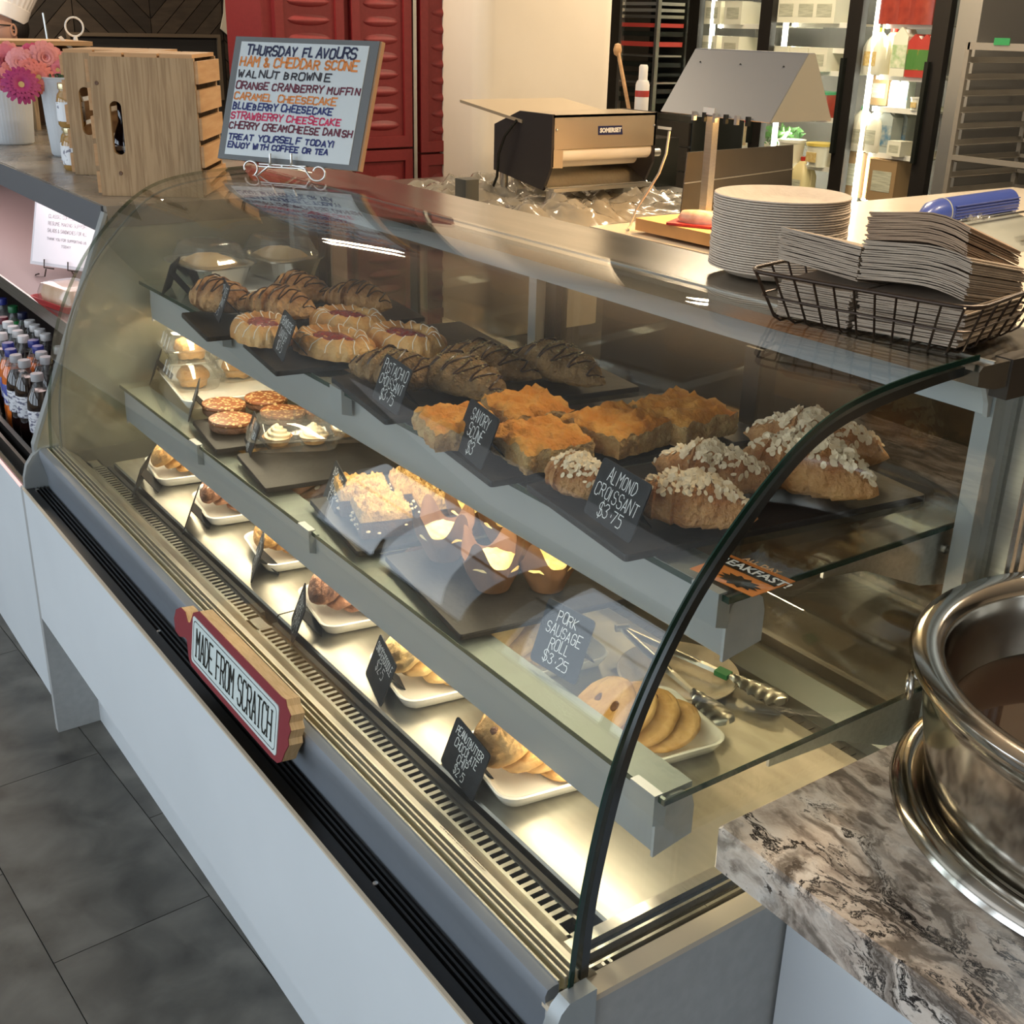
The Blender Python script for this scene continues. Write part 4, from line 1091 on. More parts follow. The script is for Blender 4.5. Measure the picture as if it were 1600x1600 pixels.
# ================================================================== GRANITE COUNTER AND BEVERAGE TUB
def granite():
    m, nt, b = nodes('granite'); L = nt.links
    tc = nt.nodes.new('ShaderNodeTexCoord')
    mp = nt.nodes.new('ShaderNodeMapping'); mp.inputs['Rotation'].default_value = (0, 0, .5); mp.inputs['Scale'].default_value = (1, 1.9, 1.4); L.new(tc.outputs['Object'], mp.inputs[0])
    wn = nt.nodes.new('ShaderNodeTexNoise'); wn.inputs['Scale'].default_value = 7; wn.inputs['Detail'].default_value = 6; L.new(mp.outputs[0], wn.inputs['Vector'])
    mixv = nt.nodes.new('ShaderNodeMixRGB'); mixv.blend_type = 'LINEAR_LIGHT'; mixv.inputs[0].default_value = .16; L.new(mp.outputs[0], mixv.inputs[1]); L.new(wn.outputs['Color'], mixv.inputs[2])
    n1 = nt.nodes.new('ShaderNodeTexNoise'); n1.inputs['Scale'].default_value = 12; n1.inputs['Detail'].default_value = 10; n1.inputs['Roughness'].default_value = .68; L.new(mixv.outputs[0], n1.inputs['Vector'])
    base = ramp(nt, [(.28, (.20, .16, .13)), (.42, (.46, .38, .315)), (.52, (.62, .54, .46)), (.68, (.74, .69, .63))], n1.outputs['Fac'])
    n2 = nt.nodes.new('ShaderNodeTexNoise'); n2.inputs['Scale'].default_value = 5.5; n2.inputs['Detail'].default_value = 12; n2.inputs['Roughness'].default_value = .72; n2.inputs['Distortion'].default_value = 1.2
    L.new(mixv.outputs[0], n2.inputs['Vector'])
    sub = nt.nodes.new('ShaderNodeMath'); sub.operation = 'SUBTRACT'; sub.inputs[1].default_value = .5; L.new(n2.outputs['Fac'], sub.inputs[0])
    ab = nt.nodes.new('ShaderNodeMath'); ab.operation = 'ABSOLUTE'; L.new(sub.outputs[0], ab.inputs[0])
    n3 = nt.nodes.new('ShaderNodeTexNoise'); n3.inputs['Scale'].default_value = 6; n3.inputs['Detail'].default_value = 4; L.new(mp.outputs[0], n3.inputs['Vector'])
    gate = ramp(nt, [(.40, (0, 0, 0)), (.54, (1, 1, 1))], n3.outputs['Fac'])
    vein = ramp(nt, [(.008, (1, 1, 1)), (.034, (0, 0, 0))], ab.outputs[0])
    mul = nt.nodes.new('ShaderNodeMath'); mul.operation = 'MULTIPLY'; L.new(gate, mul.inputs[0]); L.new(vein, mul.inputs[1])
    mx = nt.nodes.new('ShaderNodeMixRGB'); mx.inputs[2].default_value = (.018, .015, .014, 1); L.new(mul.outputs[0], mx.inputs[0]); L.new(base, mx.inputs[1])
    n4 = nt.nodes.new('ShaderNodeTexNoise'); n4.inputs['Scale'].default_value = 14; n4.inputs['Detail'].default_value = 8; L.new(mixv.outputs[0], n4.inputs['Vector'])
    g4 = ramp(nt, [(.49, (0, 0, 0)), (.62, (1, 1, 1))], n4.outputs['Fac'])
    mx2 = nt.nodes.new('ShaderNodeMixRGB'); mx2.inputs[2].default_value = (.12, .095, .075, 1); fm = nt.nodes.new('ShaderNodeMath'); fm.operation = 'MULTIPLY'; fm.inputs[1].default_value = .85; L.new(g4, fm.inputs[0]); L.new(fm.outputs[0], mx2.inputs[0]); L.new(mx.outputs[0], mx2.inputs[1])
    L.new(mx2.outputs[0], b.inputs['Base Color']); b.inputs['Roughness'].default_value = .14
    return m
gc = thing('granite_counter', 'swirled grey and white granite counter on white panelled cabinet at the right', 'counter')
gx, gy = -.674, .747
m = MB(); P = rrect(gx, gy, 1.6, 2.0, .006, 3)
m.rings([[(x, y, .797) for x, y in rrect(gx + .003, gy + .003, 1.6, 2.0, .006, 3)], [(x, y, .800) for x, y in P], [(x, y, .847) for x, y in P], [(x, y, .850) for x, y in rrect(gx + .003, gy + .003, 1.6, 2.0, .006, 3)]])
part('granite_slab', m, granite(), gc, smooth=30)
M_cab = mat('white_panelling', (.66, .70, .74), .4)
part('cabinet', MB().box((-.676, .885, 0), (1.5, 1.9, .796)), M_cab, gc)
for k in range(3):
    x = -.55 + k * .5
    fr = part('door_panel', MB().box((x, .8785, .08), (x + .44, .884, .76)), M_cab, gc)
    part('moulding', MB().box((x + .05, .876, .13), (x + .39, .8785, .71)).box((x + .07, .874, .15), (x + .37, .876, .69)), M_cab, fr)
bw_ = thing('beverage_tub', 'large polished steel tub with flared base on the granite counter', 'tub', (-.425, 1.125, .8505))
M_pol = mat('polished_steel', (.50, .47, .42), .10, 1, roughvar=.06, scale=20)
R0 = .262
prof = [(0, .0), (R0 * .9, 0), (R0 - .002, .001), (R0, .003), (R0 - .002, .008), (R0 - .010, .017), (R0 - .020, .019), (R0 - .030, .015), (R0 - .034, .009)]
part('base_ring', MB().lathe(prof + [(0, .009)], 96), M_pol, bw_, smooth=40)
prof = [(.224, .0095), (.228, .018), (.233, .050), (.241, .095), (.246, .130), (.249, .146), (.255, .150), (.262, .156), (.264, .162), (.262, .168), (.254, .171), (.240, .170), (.230, .164), (.227, .154), (.224, .120), (.216, .085), (.205, .058), (.185, .050), (0, .049)]
part('body', MB().lathe(prof, 96), M_pol, bw_, smooth=50)
part('liquid', MB().lathe([(0, .085), (.2155, .085), (.215, .082), (0, .082)], 64), mat('dark_drink', (.02, .008, .004), .03, coat=.5), bw_, smooth=30)
# ring handle on the left
a0 = math.radians(222)
hc = Vector((.250 * math.cos(a0), .250 * math.sin(a0), .140))
part('handle_lug', MB().lathe([(0, -.003), (.008, -.003), (.010, 0), (.007, .005), (0, .007)], 16, tuple(hc)), M_pol, bw_, smooth=True)
rd = Vector((math.cos(a0), math.sin(a0), 0)); tn_ = Vector((-rd.y, rd.x, 0))
part('ring_handle', MB().tube([hc + rd * .009 + tn_ * .013 * math.sin(q) + Vector((0, 0, -.013 + .013 * math.cos(q))) for q in [2 * PI * k / 24 for k in range(24)]], .003, 8, closed=True), M_pol, bw_, smooth=True)

# ================================================================== ON TOP OF THE CASE
CT = 1.2858
# plates
pcx, pcy = -1.130, 1.246
me_pl = None
def plate2():
    r = .092; return MB().lathe([(0, .0), (r * .66, 0), (r * .74, .002), (r * .90, .010), (r * .985, .0125), (r, .0120), (r, .0136), (r * .985, .0142), (r * .90, .0118), (r * .73, .0038), (r * .66, .0018), (0, .0018)], 48)
NPL = 30; stp = .00325
for k in range(NPL):
    if me_pl is None:
        o = part('paper_plate', plate2(), M_fibre, smooth=30); me_pl = o.data
    else:
        o = bpy.data.objects.new('paper_plate', me_pl); COL.objects.link(o)
    o.location = (pcx + random.uniform(-.0008, .0008), pcy + random.uniform(-.0008, .0008), CT + k * stp)
    o.rotation_euler = (0, 0, random.uniform(0, 6))
    lb = 'round kraft fibre plate in the tall stack on the case top'
    if k == NPL - 1: lb = 'topmost round kraft fibre plate of the tall stack'
    if k == 0: lb = 'bottom round kraft fibre plate of the tall stack'
    tag(o, lb, 'plate', 'plates stacked on the case top')

# wire basket: rim corners and floor corners stand on the case top
bz = CT + .004; rz_ = CT + .060
fl = [at(1200, 498, z=bz), at(1487, 556, z=bz)]
ex = (fl[1] - fl[0]).normalized(); ey = Vector((-ex.y, ex.x, 0)); Lb = (fl[1] - fl[0]).length + .004; Wb = .175
O = fl[0]
bk = thing('wire_basket', 'low bronze wire basket full of brown napkins on the case top', 'basket')
def bp_(u, v, z, o=0): return O + ex * (u * Lb + (u * 2 - 1) * o) + ey * (v * Wb + (v * 2 - 1) * o) + Vector((0, 0, z - bz))
fl_ = .022
def loop(z, o, r=.02, n=4):
    pts = []
    for (u, v, a) in ((1, 1, 0), (0, 1, 90), (0, 0, 180), (1, 0, 270)):
        c = bp_(u, v, z, o); s_ = Vector((1 if u else -1, 1 if v else -1))
        cc = c - ex * s_.x * r - ey * s_.y * r
        for k in range(n + 1):
            q = math.radians(a + 90 * k / n); pts.append(cc + ex * math.cos(q) * r + ey * math.sin(q) * r)
    return pts
part('rim', MB().tube(loop(rz_, fl_, .025), .0026, 8, closed=True), M_wire, bk, smooth=True)
part('middle_wire', MB().tube(loop(rz_ - .028, fl_ * .55, .02), .0014, 6, closed=True), M_wire, bk, smooth=True)
m = MB()
nw = 11
for k in range(nw):
    u = (k + .5) / nw
    def W_(u, v): return [bp_(u, v, rz_, fl_), bp_(u, v, bz + .006, .002), bp_(u, v, bz, -.004)]
    m.tube([bp_(u, 0, rz_, fl_), bp_(u, 0, bz + .005, .002), bp_(u, 0, bz, -.004), bp_(u, 1, bz, -.004), bp_(u, 1, bz + .005, .002), bp_(u, 1, rz_, fl_)], .0014, 6)
for k in range(6):
    v = (k + .5) / 6
    m.tube([bp_(0, v, rz_, fl_), bp_(0, v, bz + .005, .002), bp_(0, v, bz, -.004), bp_(1, v, bz, -.004), bp_(1, v, bz + .005, .002), bp_(1, v, rz_, fl_)], .0014, 6)
part('upright_wires', m, M_wire, bk, smooth=True)
# napkin stacks: many folded sheets
def napkins(label, u0, u1, v0, v1, z0, n, t, slope=(0, 0), bend=0.0, fan=0.0, seed=0, m_=None, jit=.002):
    rnd = random.Random(seed); mb = MB(); NU = 8
    o = thing('napkin_stack', label, 'napkins', group='brown napkin stacks in the wire basket')
    for k in range(n):
        ju = rnd.uniform(-jit, jit) / Lb; jv = rnd.uniform(-jit, jit) / Wb; zz = z0 + k * t
        f = fan * k / n
        def top(u, v, th): 
            uu = u0 + (u1 - u0 + f) * u + ju; vv = v0 + (v1 - v0) * v + jv
            z = zz + slope[0] * (u - .5) + slope[1] * (v - .5) - bend * (2 * u - 1) ** 2 * (1 if u > .5 else 0) + th + .0006 * math.sin(k * 1.7 + u * 5)
            return bp_(uu, vv, z)
        vs = []
        for i in range(NU + 1):
            u = i / NU
            vs += [top(u, 0, 0), top(u, 1, 0), top(u, 1, t * .9), top(u, 0, t * .9)]
        fs = [(0, 1, 2, 3), (NU * 4 + 3, NU * 4 + 2, NU * 4 + 1, NU * 4)]
        for i in range(NU):
            for j in range(4): fs.append((i * 4 + j, i * 4 + 4 + j, i * 4 + 4 + (j + 1) % 4, i * 4 + (j + 1) % 4))
        mb.add(vs, fs)
    part('folded_sheets', mb, m_ or M_napkin, o, smooth=30, kind='stuff'); return o
M_nap2 = mat('kraft_napkin_warm', (.40, .27, .17), .9, color2=(.33, .22, .14), scale=40)
napkins('napkin stack at the left bottom of the wire basket', .02, .42, .06, .90, bz + .004, 24, .0017, seed=1)
napkins('tilted napkin stack at the left, in front of the plates', -.03, .42, .10, .95, bz + .046, 22, .0017, slope=(-.010, -.030), seed=2, jit=.001)
napkins('napkin stack at the right bottom, edges fanned apart', .46, .99, .05, .95, bz + .004, 24, .0017, slope=(.002, -.004), seed=3, jit=.004)
napkins('thick middle napkin stack at the right of the basket', .43, .97, .10, 1.00, bz + .048, 25, .0017, slope=(.008, -.030), bend=.012, seed=4, jit=.002)
napkins('topmost napkin stack at the right, by the film dispenser', .43, .93, .12, 1.00, bz + .086, 18, .0017, slope=(.012, -.042), bend=.016, seed=5, jit=.0015, m_=M_nap2)

# whiteboard on its easel
WA = at(340, 247, z=1.315); WB = at(558, 267, z=1.315)
ex = (WB - WA).normalized(); nn = Vector((ex.y, -ex.x, .26)).normalized(); ey = nn.cross(ex)
if ey.z < 0: ey = -ey
TL = hit(372, 55, WA, nn); TR = hit(590, 65, WA, nn)
Wd = (WB - WA).length; Hd = ((TL - WA).dot(ey) + (TR - WA).dot(ey)) / 2; shear = ((TL - WA).dot(ex) + (TR - WB).dot(ex)) / 2
ey = (ey * Hd + ex * shear).normalized()
wb = thing('menu_whiteboard', 'grey framed whiteboard with coloured handwriting headed THURSDAY FLAVOURS', 'sign')
def WP(a, b, o=0): return WA + ex * (a * Wd) + ey * (b * Hd) + nn * o
M_wf = mat('board_frame_grey', (.095, .10, .10), .45)
part('frame', MB().quadslab([WP(0, 0), WP(1, 0), WP(1, 1), WP(0, 1)], nn, .012), M_wf, wb)
part('edge_strip', MB().quadslab([WP(1.0, 0, -.002), WP(1.012, .0, -.002), WP(1.012, 1, -.002), WP(1.0, 1, -.002)], nn, .012), mat('worn_wood_edge', (.32, .18, .09), .6), wb)
part('white_panel', MB().quadslab([WP(.05, .04, .0012), WP(.94, .04, .0012), WP(.94, .96, .0012), WP(.05, .96, .0012)], nn, .002), mat('whiteboard', (.50, .55, .56), .25), wb)
INK = {'n': (.01, .015, .06), 'o': (.62, .20, .03), 'k': (.015, .012, .02), 'm': (.12, .01, .03), 'b': (.01, .02, .14), 'p': (.55, .02, .09)}
LN = [('THURSDAY FLAVOURS', 'n', .10, .76, .855, .075), ('HAM & CHEDDAR SCONE', 'o', .065, .82, .765, .070), ('WALNUT BROWNIE', 'k', .065, .65, .675, .055), ('ORANGE CRANBERRY MUFFIN', 'm', .06, .87, .580, .055),
      ('CARAMEL CHEESECAKE', 'o', .06, .72, .492, .052), ('BLUEBERRY CHEESECAKE', 'b', .06, .71, .415, .052), ('STRAWBERRY CHEESECAKE', 'p', .055, .78, .335, .052), ('CHERRY CREAMCHEESE DANISH', 'm', .055, .87, .255, .052),
      ('TREAT YOURSELF TODAY!', 'b', .06, .76, .165, .046), ('ENJOY WITH COFFEE OR TEA', 'b', .065, .72, .100, .042)]
for tx, c, a, wd, b, h in LN:
    m = MB(); write(m, tx, WP(a, b, .0013), ex, ey, nn, h * Hd, width=wd * Wd, thick=.0034 if h < .06 else .0042, jit=.32, slant=.10, align='l', rnd=random.Random(hash_s(tx)), off=.0006)
    part('handwriting', m, mat('ink_' + c, INK[c], .6), wb)
es = thing('wire_easel', 'scrolled silver wire easel holding the handwritten whiteboard', 'easel')
def EP(px, py, d=.0): return hit(px, py, WA + nn * (.010 + d), nn)
m = MB()
def scroll(cx, cy, r, s, a0, a1, n=22): return [(cx + s * (r * (1 - .45 * k / n)) * math.cos(a0 + (a1 - a0) * k / n), cy + (r * (1 - .45 * k / n)) * math.sin(a0 + (a1 - a0) * k / n)) for k in range(n + 1)]
L_ = [(422, 242), (422, 258), (412, 266), (402, 275)] + scroll(390, 262, 14, -1, PI * .25 + PI * .35, PI * 2.15)
R_ = [(455, 244), (455, 258), (475, 262), (484, 276)] + scroll(497, 270, 14, 1, PI * .85, -PI * .9)
for q in (L_, R_): m.tube([EP(*p) for p in q], .0022, 8)
m.tube([EP(405, 260), EP(478, 264)], .0022, 8); m.tube([EP(405, 256), EP(478, 260)], .0018, 8)
for px in (422, 455): m.tube([EP(px, 258), EP(px, 254, .006), EP(px, 240, .006)], .0026, 8)
c = (EP(440, 260)); bkp = Vector((c.x, c.y, CT)) - Vector((nn.x, nn.y, 0)).normalized() * .10
m.tube([c, bkp + Vector((0, 0, .003))], .0022, 8)
m.v = [(x, y, max(z, CT + .0022)) for x, y, z in m.v]
part('bent_wire', m, M_chrome, es, smooth=True)

# ================================================================== LEFT COUNTER WITH CRATES, JARS, FLOWERS
LC = 1.22
M_ctop = mat('brown_laminate_top', (.22, .19, .155), .22, color2=(.28, .245, .20), scale=5, dist=1, roughvar=.1)
M_fasc = mat('dark_fascia', (.10, .105, .115), .45)
lc = thing('serving_counter', 'long brown laminate counter over the drinks cooler at the left', 'counter')
part('counter_top', MB().box((-8.2, .762, LC - .045), (CX0 - .006, 1.36, LC)), M_ctop, lc)
part('fascia', MB().box((-8.2, .757, LC - .062), (CX0 - .030, .762, LC - .002)), M_fasc, lc)
dc = thing('drinks_cooler', 'open-fronted drinks cooler with a lit shelf left of the bakery case', 'cooler')
M_pink = mat('cooler_lining', (.30, .225, .21), .5)
part('back_wall', MB().box((-6.4, 1.30, .40), (-2.60, 1.34, LC - .046)), M_pink, dc)
part('cooler_shelf', MB().box((-6.4, .782, .852), (-2.60, 1.30, .860)), M_pink, dc)
m = MB(); part('shelf_front', MB().box((-6.4, .776, .822), (-2.60, .782, .862)), M_steel, dc)
part('well_floor', MB().box((-6.4, .60, .555), (-2.60, 1.30, .565)), M_black, dc)
zP = at(0, 722, y=.545).z; zQ = at(0, 652, y=.595).z
part('front_panel', MB().box((-6.4, .545, 0), (-2.595, .57, zP)), M_lam, dc)
part('front_rail', MB().box((-6.4, .588, .50), (-2.60, .600, zQ)).box((-6.4, .547, zP - .03), (-2.60, .556, zP + .016)).box((-6.4, .566, .50), (-2.60, .574, zQ - .012)).box((-6.4, .547, .45), (-2.60, .60, zP - .02)), mat('dark_rail', (.035, .033, .032), .3, .7), dc)
part('light_strip', MB().box((-6.4, .5435, zP), (-2.60, .5465, zP + .009)), emis('pink_led', (1, .62, .58), 1.2), dc)
area('cooler_light', (-4.2, .95, LC - .08), (-4.2, 1.0, 0), 3.2, .12, 6, (1.0, .80, .80))
# bottles
M_cap = {'white': mat('cap_white', (.62, .62, .62), .4), 'blue': mat('cap_blue', (.02, .03, .22), .35), 'grey': mat('cap_grey', (.36, .36, .37), .4), 'navy': mat('cap_navy', (.01, .014, .05), .35), 'green': mat('cap_green', (.01, .12, .04), .35), 'maroon': mat('cap_maroon', (.12, .01, .02), .4)}
M_liq = {'cola': mat('cola', (.010, .004, .003), .08, coat=.6), 'orange': mat('orange_soda', (.62, .14, .02), .1, coat=.6), 'clear': glass_mat('bottle_plastic', (.80, .82, .82), 1.5, .04, .08), 'green': mat('green_soda', (.02, .25, .06), .1, coat=.6)}
M_neck = glass_mat('bottle_neck', (.62, .60, .58), 1.5, .03, .06)
M_lab = mat('bottle_label', (.42, .44, .46), .3, .3, color2=(.20, .21, .23), scale=60, stretch=(1, 1, 3))
def bottle(liq, cap, lab):
    root = thing('soda_bottle', 'x', 'bottle')
    part('filled_body', MB().lathe([(0, 0), (.026, 0), (.031, .006), (.0315, .05), (.029, .075), (.0315, .10), (.0315, .145), (.0305, .155), (.027, .170), (.020, .184), (0, .1845)], 28), M_liq[liq], root, smooth=50)
    part('neck', MB().lathe([(.0202, .1838), (.015, .194), (.0125, .200), (.0118, .214), (0, .2145)], 24), M_neck, root, smooth=50)
    part('label', MB().lathe([(.0318, .082), (.0326, .084), (.0326, .136), (.0318, .138)], 28), lab, root, smooth=30)
    part('cap', MB().lathe([(0, .208), (.0148, .208), (.0150, .210), (.0150, .224), (.0138, .2262), (0, .2264)], 24, wob=None), M_cap[cap], root, smooth=30)
    return root
M_lab2 = mat('white_label', (.62, .63, .66), .4, color2=(.10, .10, .16), scale=70, lo=.5, hi=.6, stretch=(1, 1, 2.5)); M_lab3 = mat('blue_label', (.05, .07, .30), .4, color2=(.6, .6, .65), scale=40, lo=.55, hi=.6)
BK = {'cola': Proto(bottle('cola', 'grey', M_lab2)), 'cola_white': Proto(bottle('cola', 'white', M_lab)), 'orange': Proto(bottle('orange', 'blue', M_lab3)), 'navy': Proto(bottle('cola', 'navy', M_lab)), 'green': Proto(bottle('green', 'green', M_lab)), 'clear': Proto(bottle('clear', 'blue', M_lab2)), 'maroon': Proto(bottle('cola', 'maroon', M_lab2))}
BT = [((57, 583), 'cola', 'dark cola bottle with grey cap nearest the glass case'), ((37, 562), 'cola', 'dark cola bottle with grey cap second in the front row'), ((24, 554), 'cola', 'dark cola bottle with grey cap third in the front row'),
      ((64, 549), 'cola', 'dark cola bottle with grey cap behind the front pair'), ((16, 545), 'orange', 'orange soda bottle with blue cap, front one'), ((12, 535), 'orange', 'orange soda bottle with blue cap, second from the front'),
      ((59, 540), 'orange', 'orange soda bottle with blue cap in the second row'), ((52, 531), 'orange', 'orange soda bottle with blue cap, behind another in the second row'), ((71, 557), 'cola', 'dark cola bottle with grey cap half behind the clear glass edge'),
      ((36, 524), 'cola_white', 'cola bottle with white cap, fourth up the middle line'), ((27, 516), 'cola_white', 'cola bottle with white cap, third up the middle line'), ((20, 509), 'cola_white', 'cola bottle with white cap, second up the middle line'),
      ((12, 502), 'cola_white', 'cola bottle with white cap, first up the middle line'), ((71, 521), 'cola_white', 'cola bottle with white cap under the shelf, nearest'), ((62, 514), 'cola_white', 'cola bottle with white cap under the shelf, second'),
      ((54, 507), 'cola_white', 'cola bottle with white cap under the shelf, third'), ((46, 500), 'cola_white', 'cola bottle with white cap under the shelf, fourth'), ((35, 488), 'navy', 'bottle with navy cap under the shelf edge'),
      ((20, 478), 'green', 'green soda bottle under the shelf edge'), ((3, 466), 'clear', 'clear water bottle with blue cap at the far left'), ((4, 495), 'maroon', 'bottle with maroon cap at the left edge'), ((2, 520), 'cola_white', 'cola bottle with white cap at the left edge of the photo'),
      ((95, 576), 'maroon', 'bottle with red cap seen through the clear glass edge'), ((92, 541), 'cola_white', 'cola bottle with white cap behind the slanted glass edge')]
for (p, k, lb) in BT:
    q = at(*p, z=.565 + .2264); q.x = min(q.x, -2.635); BK[k].put((q.x, q.y, .565), random.uniform(0, 6), lb, 'soda bottles in the drinks cooler')
# framed notice on a black wire easel and the wrapped sandwich
SA = at(47, 412, z=.892); SBp = at(152, 427, z=.892); ex = (SBp - SA).normalized(); nn2 = Vector((ex.y, -ex.x, .28)).normalized(); ey = nn2.cross(ex); ey = ey if ey.z > 0 else -ey
fn_ = thing('framed_notice', 'white framed notice on a black wire easel inside the drinks cooler', 'notice'); Ws = (SBp - SA).length; Hs = .23
def NP(a, b, o=0): return SA + ex * a * Ws + ey * b * Hs + nn2 * o
part('frame', MB().quadslab([NP(0, 0), NP(1, 0), NP(1, 1), NP(0, 1)], nn2, .012), mat('clear_frame', (.62, .60, .62), .3), fn_)
part('paper', MB().quadslab([NP(.03, .04, .001), NP(.97, .04, .001), NP(.97, .96, .001), NP(.03, .96, .001)], nn2, .002), mat('bright_paper', (.90, .86, .88), .6), fn_)
for i, (tx, b) in enumerate((('CLASSIC COFFEE SERVICE', .62), ('RESUME MAKING SUPPORT', .53), ('SALADS & SANDWICHES FOR ALL', .44), ('THANK YOU FOR SUPPORTING US', .34), ('TODAY', .26))):
    m = MB(); write(m, tx, NP(.52, b, .001), ex, ey, nn2, .010 if i < 3 else .007, width=Ws * (.58 if i < 4 else .14), thick=.0012, jit=0, slant=0); part('printed_line', m, mat('grey_print', (.35, .33, .35), .7), fn_)
m = MB()
def FP(px, py, d=0): return hit(px, py, SA + nn2 * (.008 + d), nn2)
for dx in (0, 37): m.tube([FP(69 + dx, 405 + dx * .12), FP(69 + dx, 418 + dx * .12), FP(84 + dx, 420 + dx * .12)], .0022, 6)
m.tube([FP(72, 420), FP(70, 432), FP(62, 441), FP(56, 438), FP(56, 429), FP(61, 428)], .0022, 6); m.tube([FP(112, 424), FP(120, 436), FP(128, 446)], .0022, 6)
m.v = [(x, y, max(z, .863)) for x, y, z in m.v]
part('wire_stand', m, M_wire, fn_, smooth=True)
sw = at(92, 480, z=.862); sd = thing('wrapped_sandwich', 'cling-wrapped sandwich in a red tray on the cooler shelf', 'sandwich', (sw.x, sw.y + .04, .8615), .2)
part('red_tray', MB().rings([[(x, y, z) for x, y in rrect(-.11 + d, -.075 + d, .11 - d, .075 - d, .02, 4)] for d, z in ((.015, 0), (.0, .022), (.003, .022), (.017, .004))]), mat('red_foam', (.45, .03, .03), .5), sd, smooth=40)
part('sandwich_half', MB().rings([[(x, y, z) for x, y in rrect(-.085 + d, -.05 + d, .085 - d, .05 - d, .015, 4)] for d, z in ((0, .005), (-.003, .03), (.004, .052), (.02, .058))]), mat('sandwich_bread', (.60, .38, .22), .6, color2=(.75, .55, .4), scale=20), sd, smooth=60)
part('cling_wrap', MB().rings([[(x, y, z) for x, y in rrect(-.095 + d, -.06 + d, .095 - d, .06 - d, .02, 4)] for d, z in ((0, .012), (.0, .035), (.008, .058), (.03, .063))]), M_clear, sd, smooth=40)

# crates
M_pine = mat('pine', (.285, .18, .085), .6, color2=(.40, .27, .14), scale=12, stretch=(9, 9, .5), dist=1.2, bump=.05, lo=.4, hi=.6)
M_pine2 = mat('pine_slat', (.44, .24, .10), .6, color2=(.52, .31, .145), scale=9, stretch=(1, 1, 8), bump=.05)
M_knot = mat('pine_knot', (.12, .06, .03), .6)
def crate(label, BL, ex, W, D, H, zb, holes, knots=()):
    """wooden crate stood on its end side: slotted end board to the front"""
    r = thing('wooden_crate', label, 'crate', (BL.x, BL.y, zb), math.atan2(ex.y, ex.x))
    t = .012
    hx, hz, hw, hh = holes
    for yy in (0, D - t):
        # board with a rounded slot, built as a ring of quads around it
        n = 32; slot = []; outer = []
        for k in range(n):
            a = 2 * PI * k / n
            sx_ = hw / 2 * math.cos(a); sz_ = hw / 2 * math.sin(a) + (hh / 2 - hw / 2) * (1 if math.sin(a) > 0 else -1)
            slot.append((hx + sx_, hz + sz_))
            dx, dz = math.cos(a), math.sin(a)
            cand = []
            if dx > 1e-9: cand.append((W - hx) / dx)
            if dx < -1e-9: cand.append(-hx / dx)
            if dz > 1e-9: cand.append((H - hz) / dz)
            if dz < -1e-9: cand.append(-hz / dz)
            q = min(cand); outer.append((hx + dx * q, hz + dz * q))
        cor = [(W, H), (0, H), (0, 0), (W, 0)]
        for c_ in cor:
            k = min(range(n), key=lambda i: (outer[i][0] - c_[0]) ** 2 + (outer[i][1] - c_[1]) ** 2); outer[k] = c_
        m = MB(); vs = [(x, yy, z) for x, z in outer] + [(x, yy, z) for x, z in slot] + [(x, yy + t, z) for x, z in outer] + [(x, yy + t, z) for x, z in slot]
        fs = []
        for k in range(n):
            j = (k + 1) % n
            fs += [(k, j, n + j, n + k), (2 * n + k, 3 * n + k, 3 * n + j, 2 * n + j), (n + k, n + j, 3 * n + j, 3 * n + k), (k, 2 * n + k, 2 * n + j, j)]
        m.add(vs, fs); part('end_board', m, M_pine, r)
    ns = 5; sh_ = H / ns
    for k in range(ns):
        for x in (W, -.008):
            part('slat', MB().box((x, .002, k * sh_ + .006), (x + .008, D - .002, (k + 1) * sh_ - .006)), M_pine2, r)
    for k in range(3):
        part('slat', MB().box((k * W / 3 + .003, .002, H), ((k + 1) * W / 3 - .003, D - .002, H + .008)), M_pine2, r)
        part('slat', MB().box((k * W / 3 + .003, .002, 0), ((k + 1) * W / 3 - .003, D - .002, .008)), M_pine2, r)
    for x, z in knots: part('knot', MB().lathe([(0, 0), (.0045, 0), (.0035, .0012), (0, .0008)], 12), M_knot, r).matrix_local = Matrix.Translation((x, -.0002, z)) @ Matrix.Rotation(PI / 2, 4, 'X')
    return r
exc = Vector((.56, .83, 0)).normalized(); dcr = Vector((-exc.y, exc.x, 0))
BL1 = at(160, 306, z=LC); npl = Vector((exc.y, -exc.x, 0))
H1 = hit(138, 88, BL1, npl).z - LC; W1 = (hit(318, 309, BL1, npl) - BL1).dot(exc)
W1 = max(min(W1, .30), .18)
hA = hit(177, 163, BL1, npl); hB = hit(190, 238, BL1, npl); hC = (hA + hB) / 2
k1 = hit(151, 130, BL1, npl); k2 = hit(189, 271, BL1, npl)
crate('nearer pine crate stood on end beside the whiteboard, dark bottle in its slot', BL1, exc, W1, .22, H1, LC + .0005, ((hC - BL1).dot(exc), hC.z - LC, .026, (hA - hB).length + .012), ((( k1 - BL1).dot(exc), k1.z - LC), ((k2 - BL1).dot(exc), k2.z - LC)))
BL2 = at(118, 273, z=LC)
H2 = hit(94, 82, BL2, npl).z - LC; hA = hit(128, 140, BL2, npl); hB = hit(143, 208, BL2, npl); hC = (hA + hB) / 2
crate('second pine crate stood on end behind the first, next to honey jars', BL2, exc, W1 * 1.02, .22, H2, LC + .0005, ((hC - BL2).dot(exc), hC.z - LC, .030, (hA - hB).length + .01))
ib = BL1 + exc * ((hit(185, 240, BL1, npl) - BL1).dot(exc)) + dcr * .07
jb = thing('sauce_bottle', 'dark bottle with a silver neck band inside the nearer crate', 'bottle', (ib.x, ib.y, LC + .0095))
part('glass_body', MB().lathe([(0, 0), (.028, 0), (.030, .004), (.030, .10), (.022, .125), (.014, .145), (.013, .20), (0, .201)], 24), mat('dark_bottle_glass', (.012, .006, .01), .06, coat=.5), jb, smooth=50)
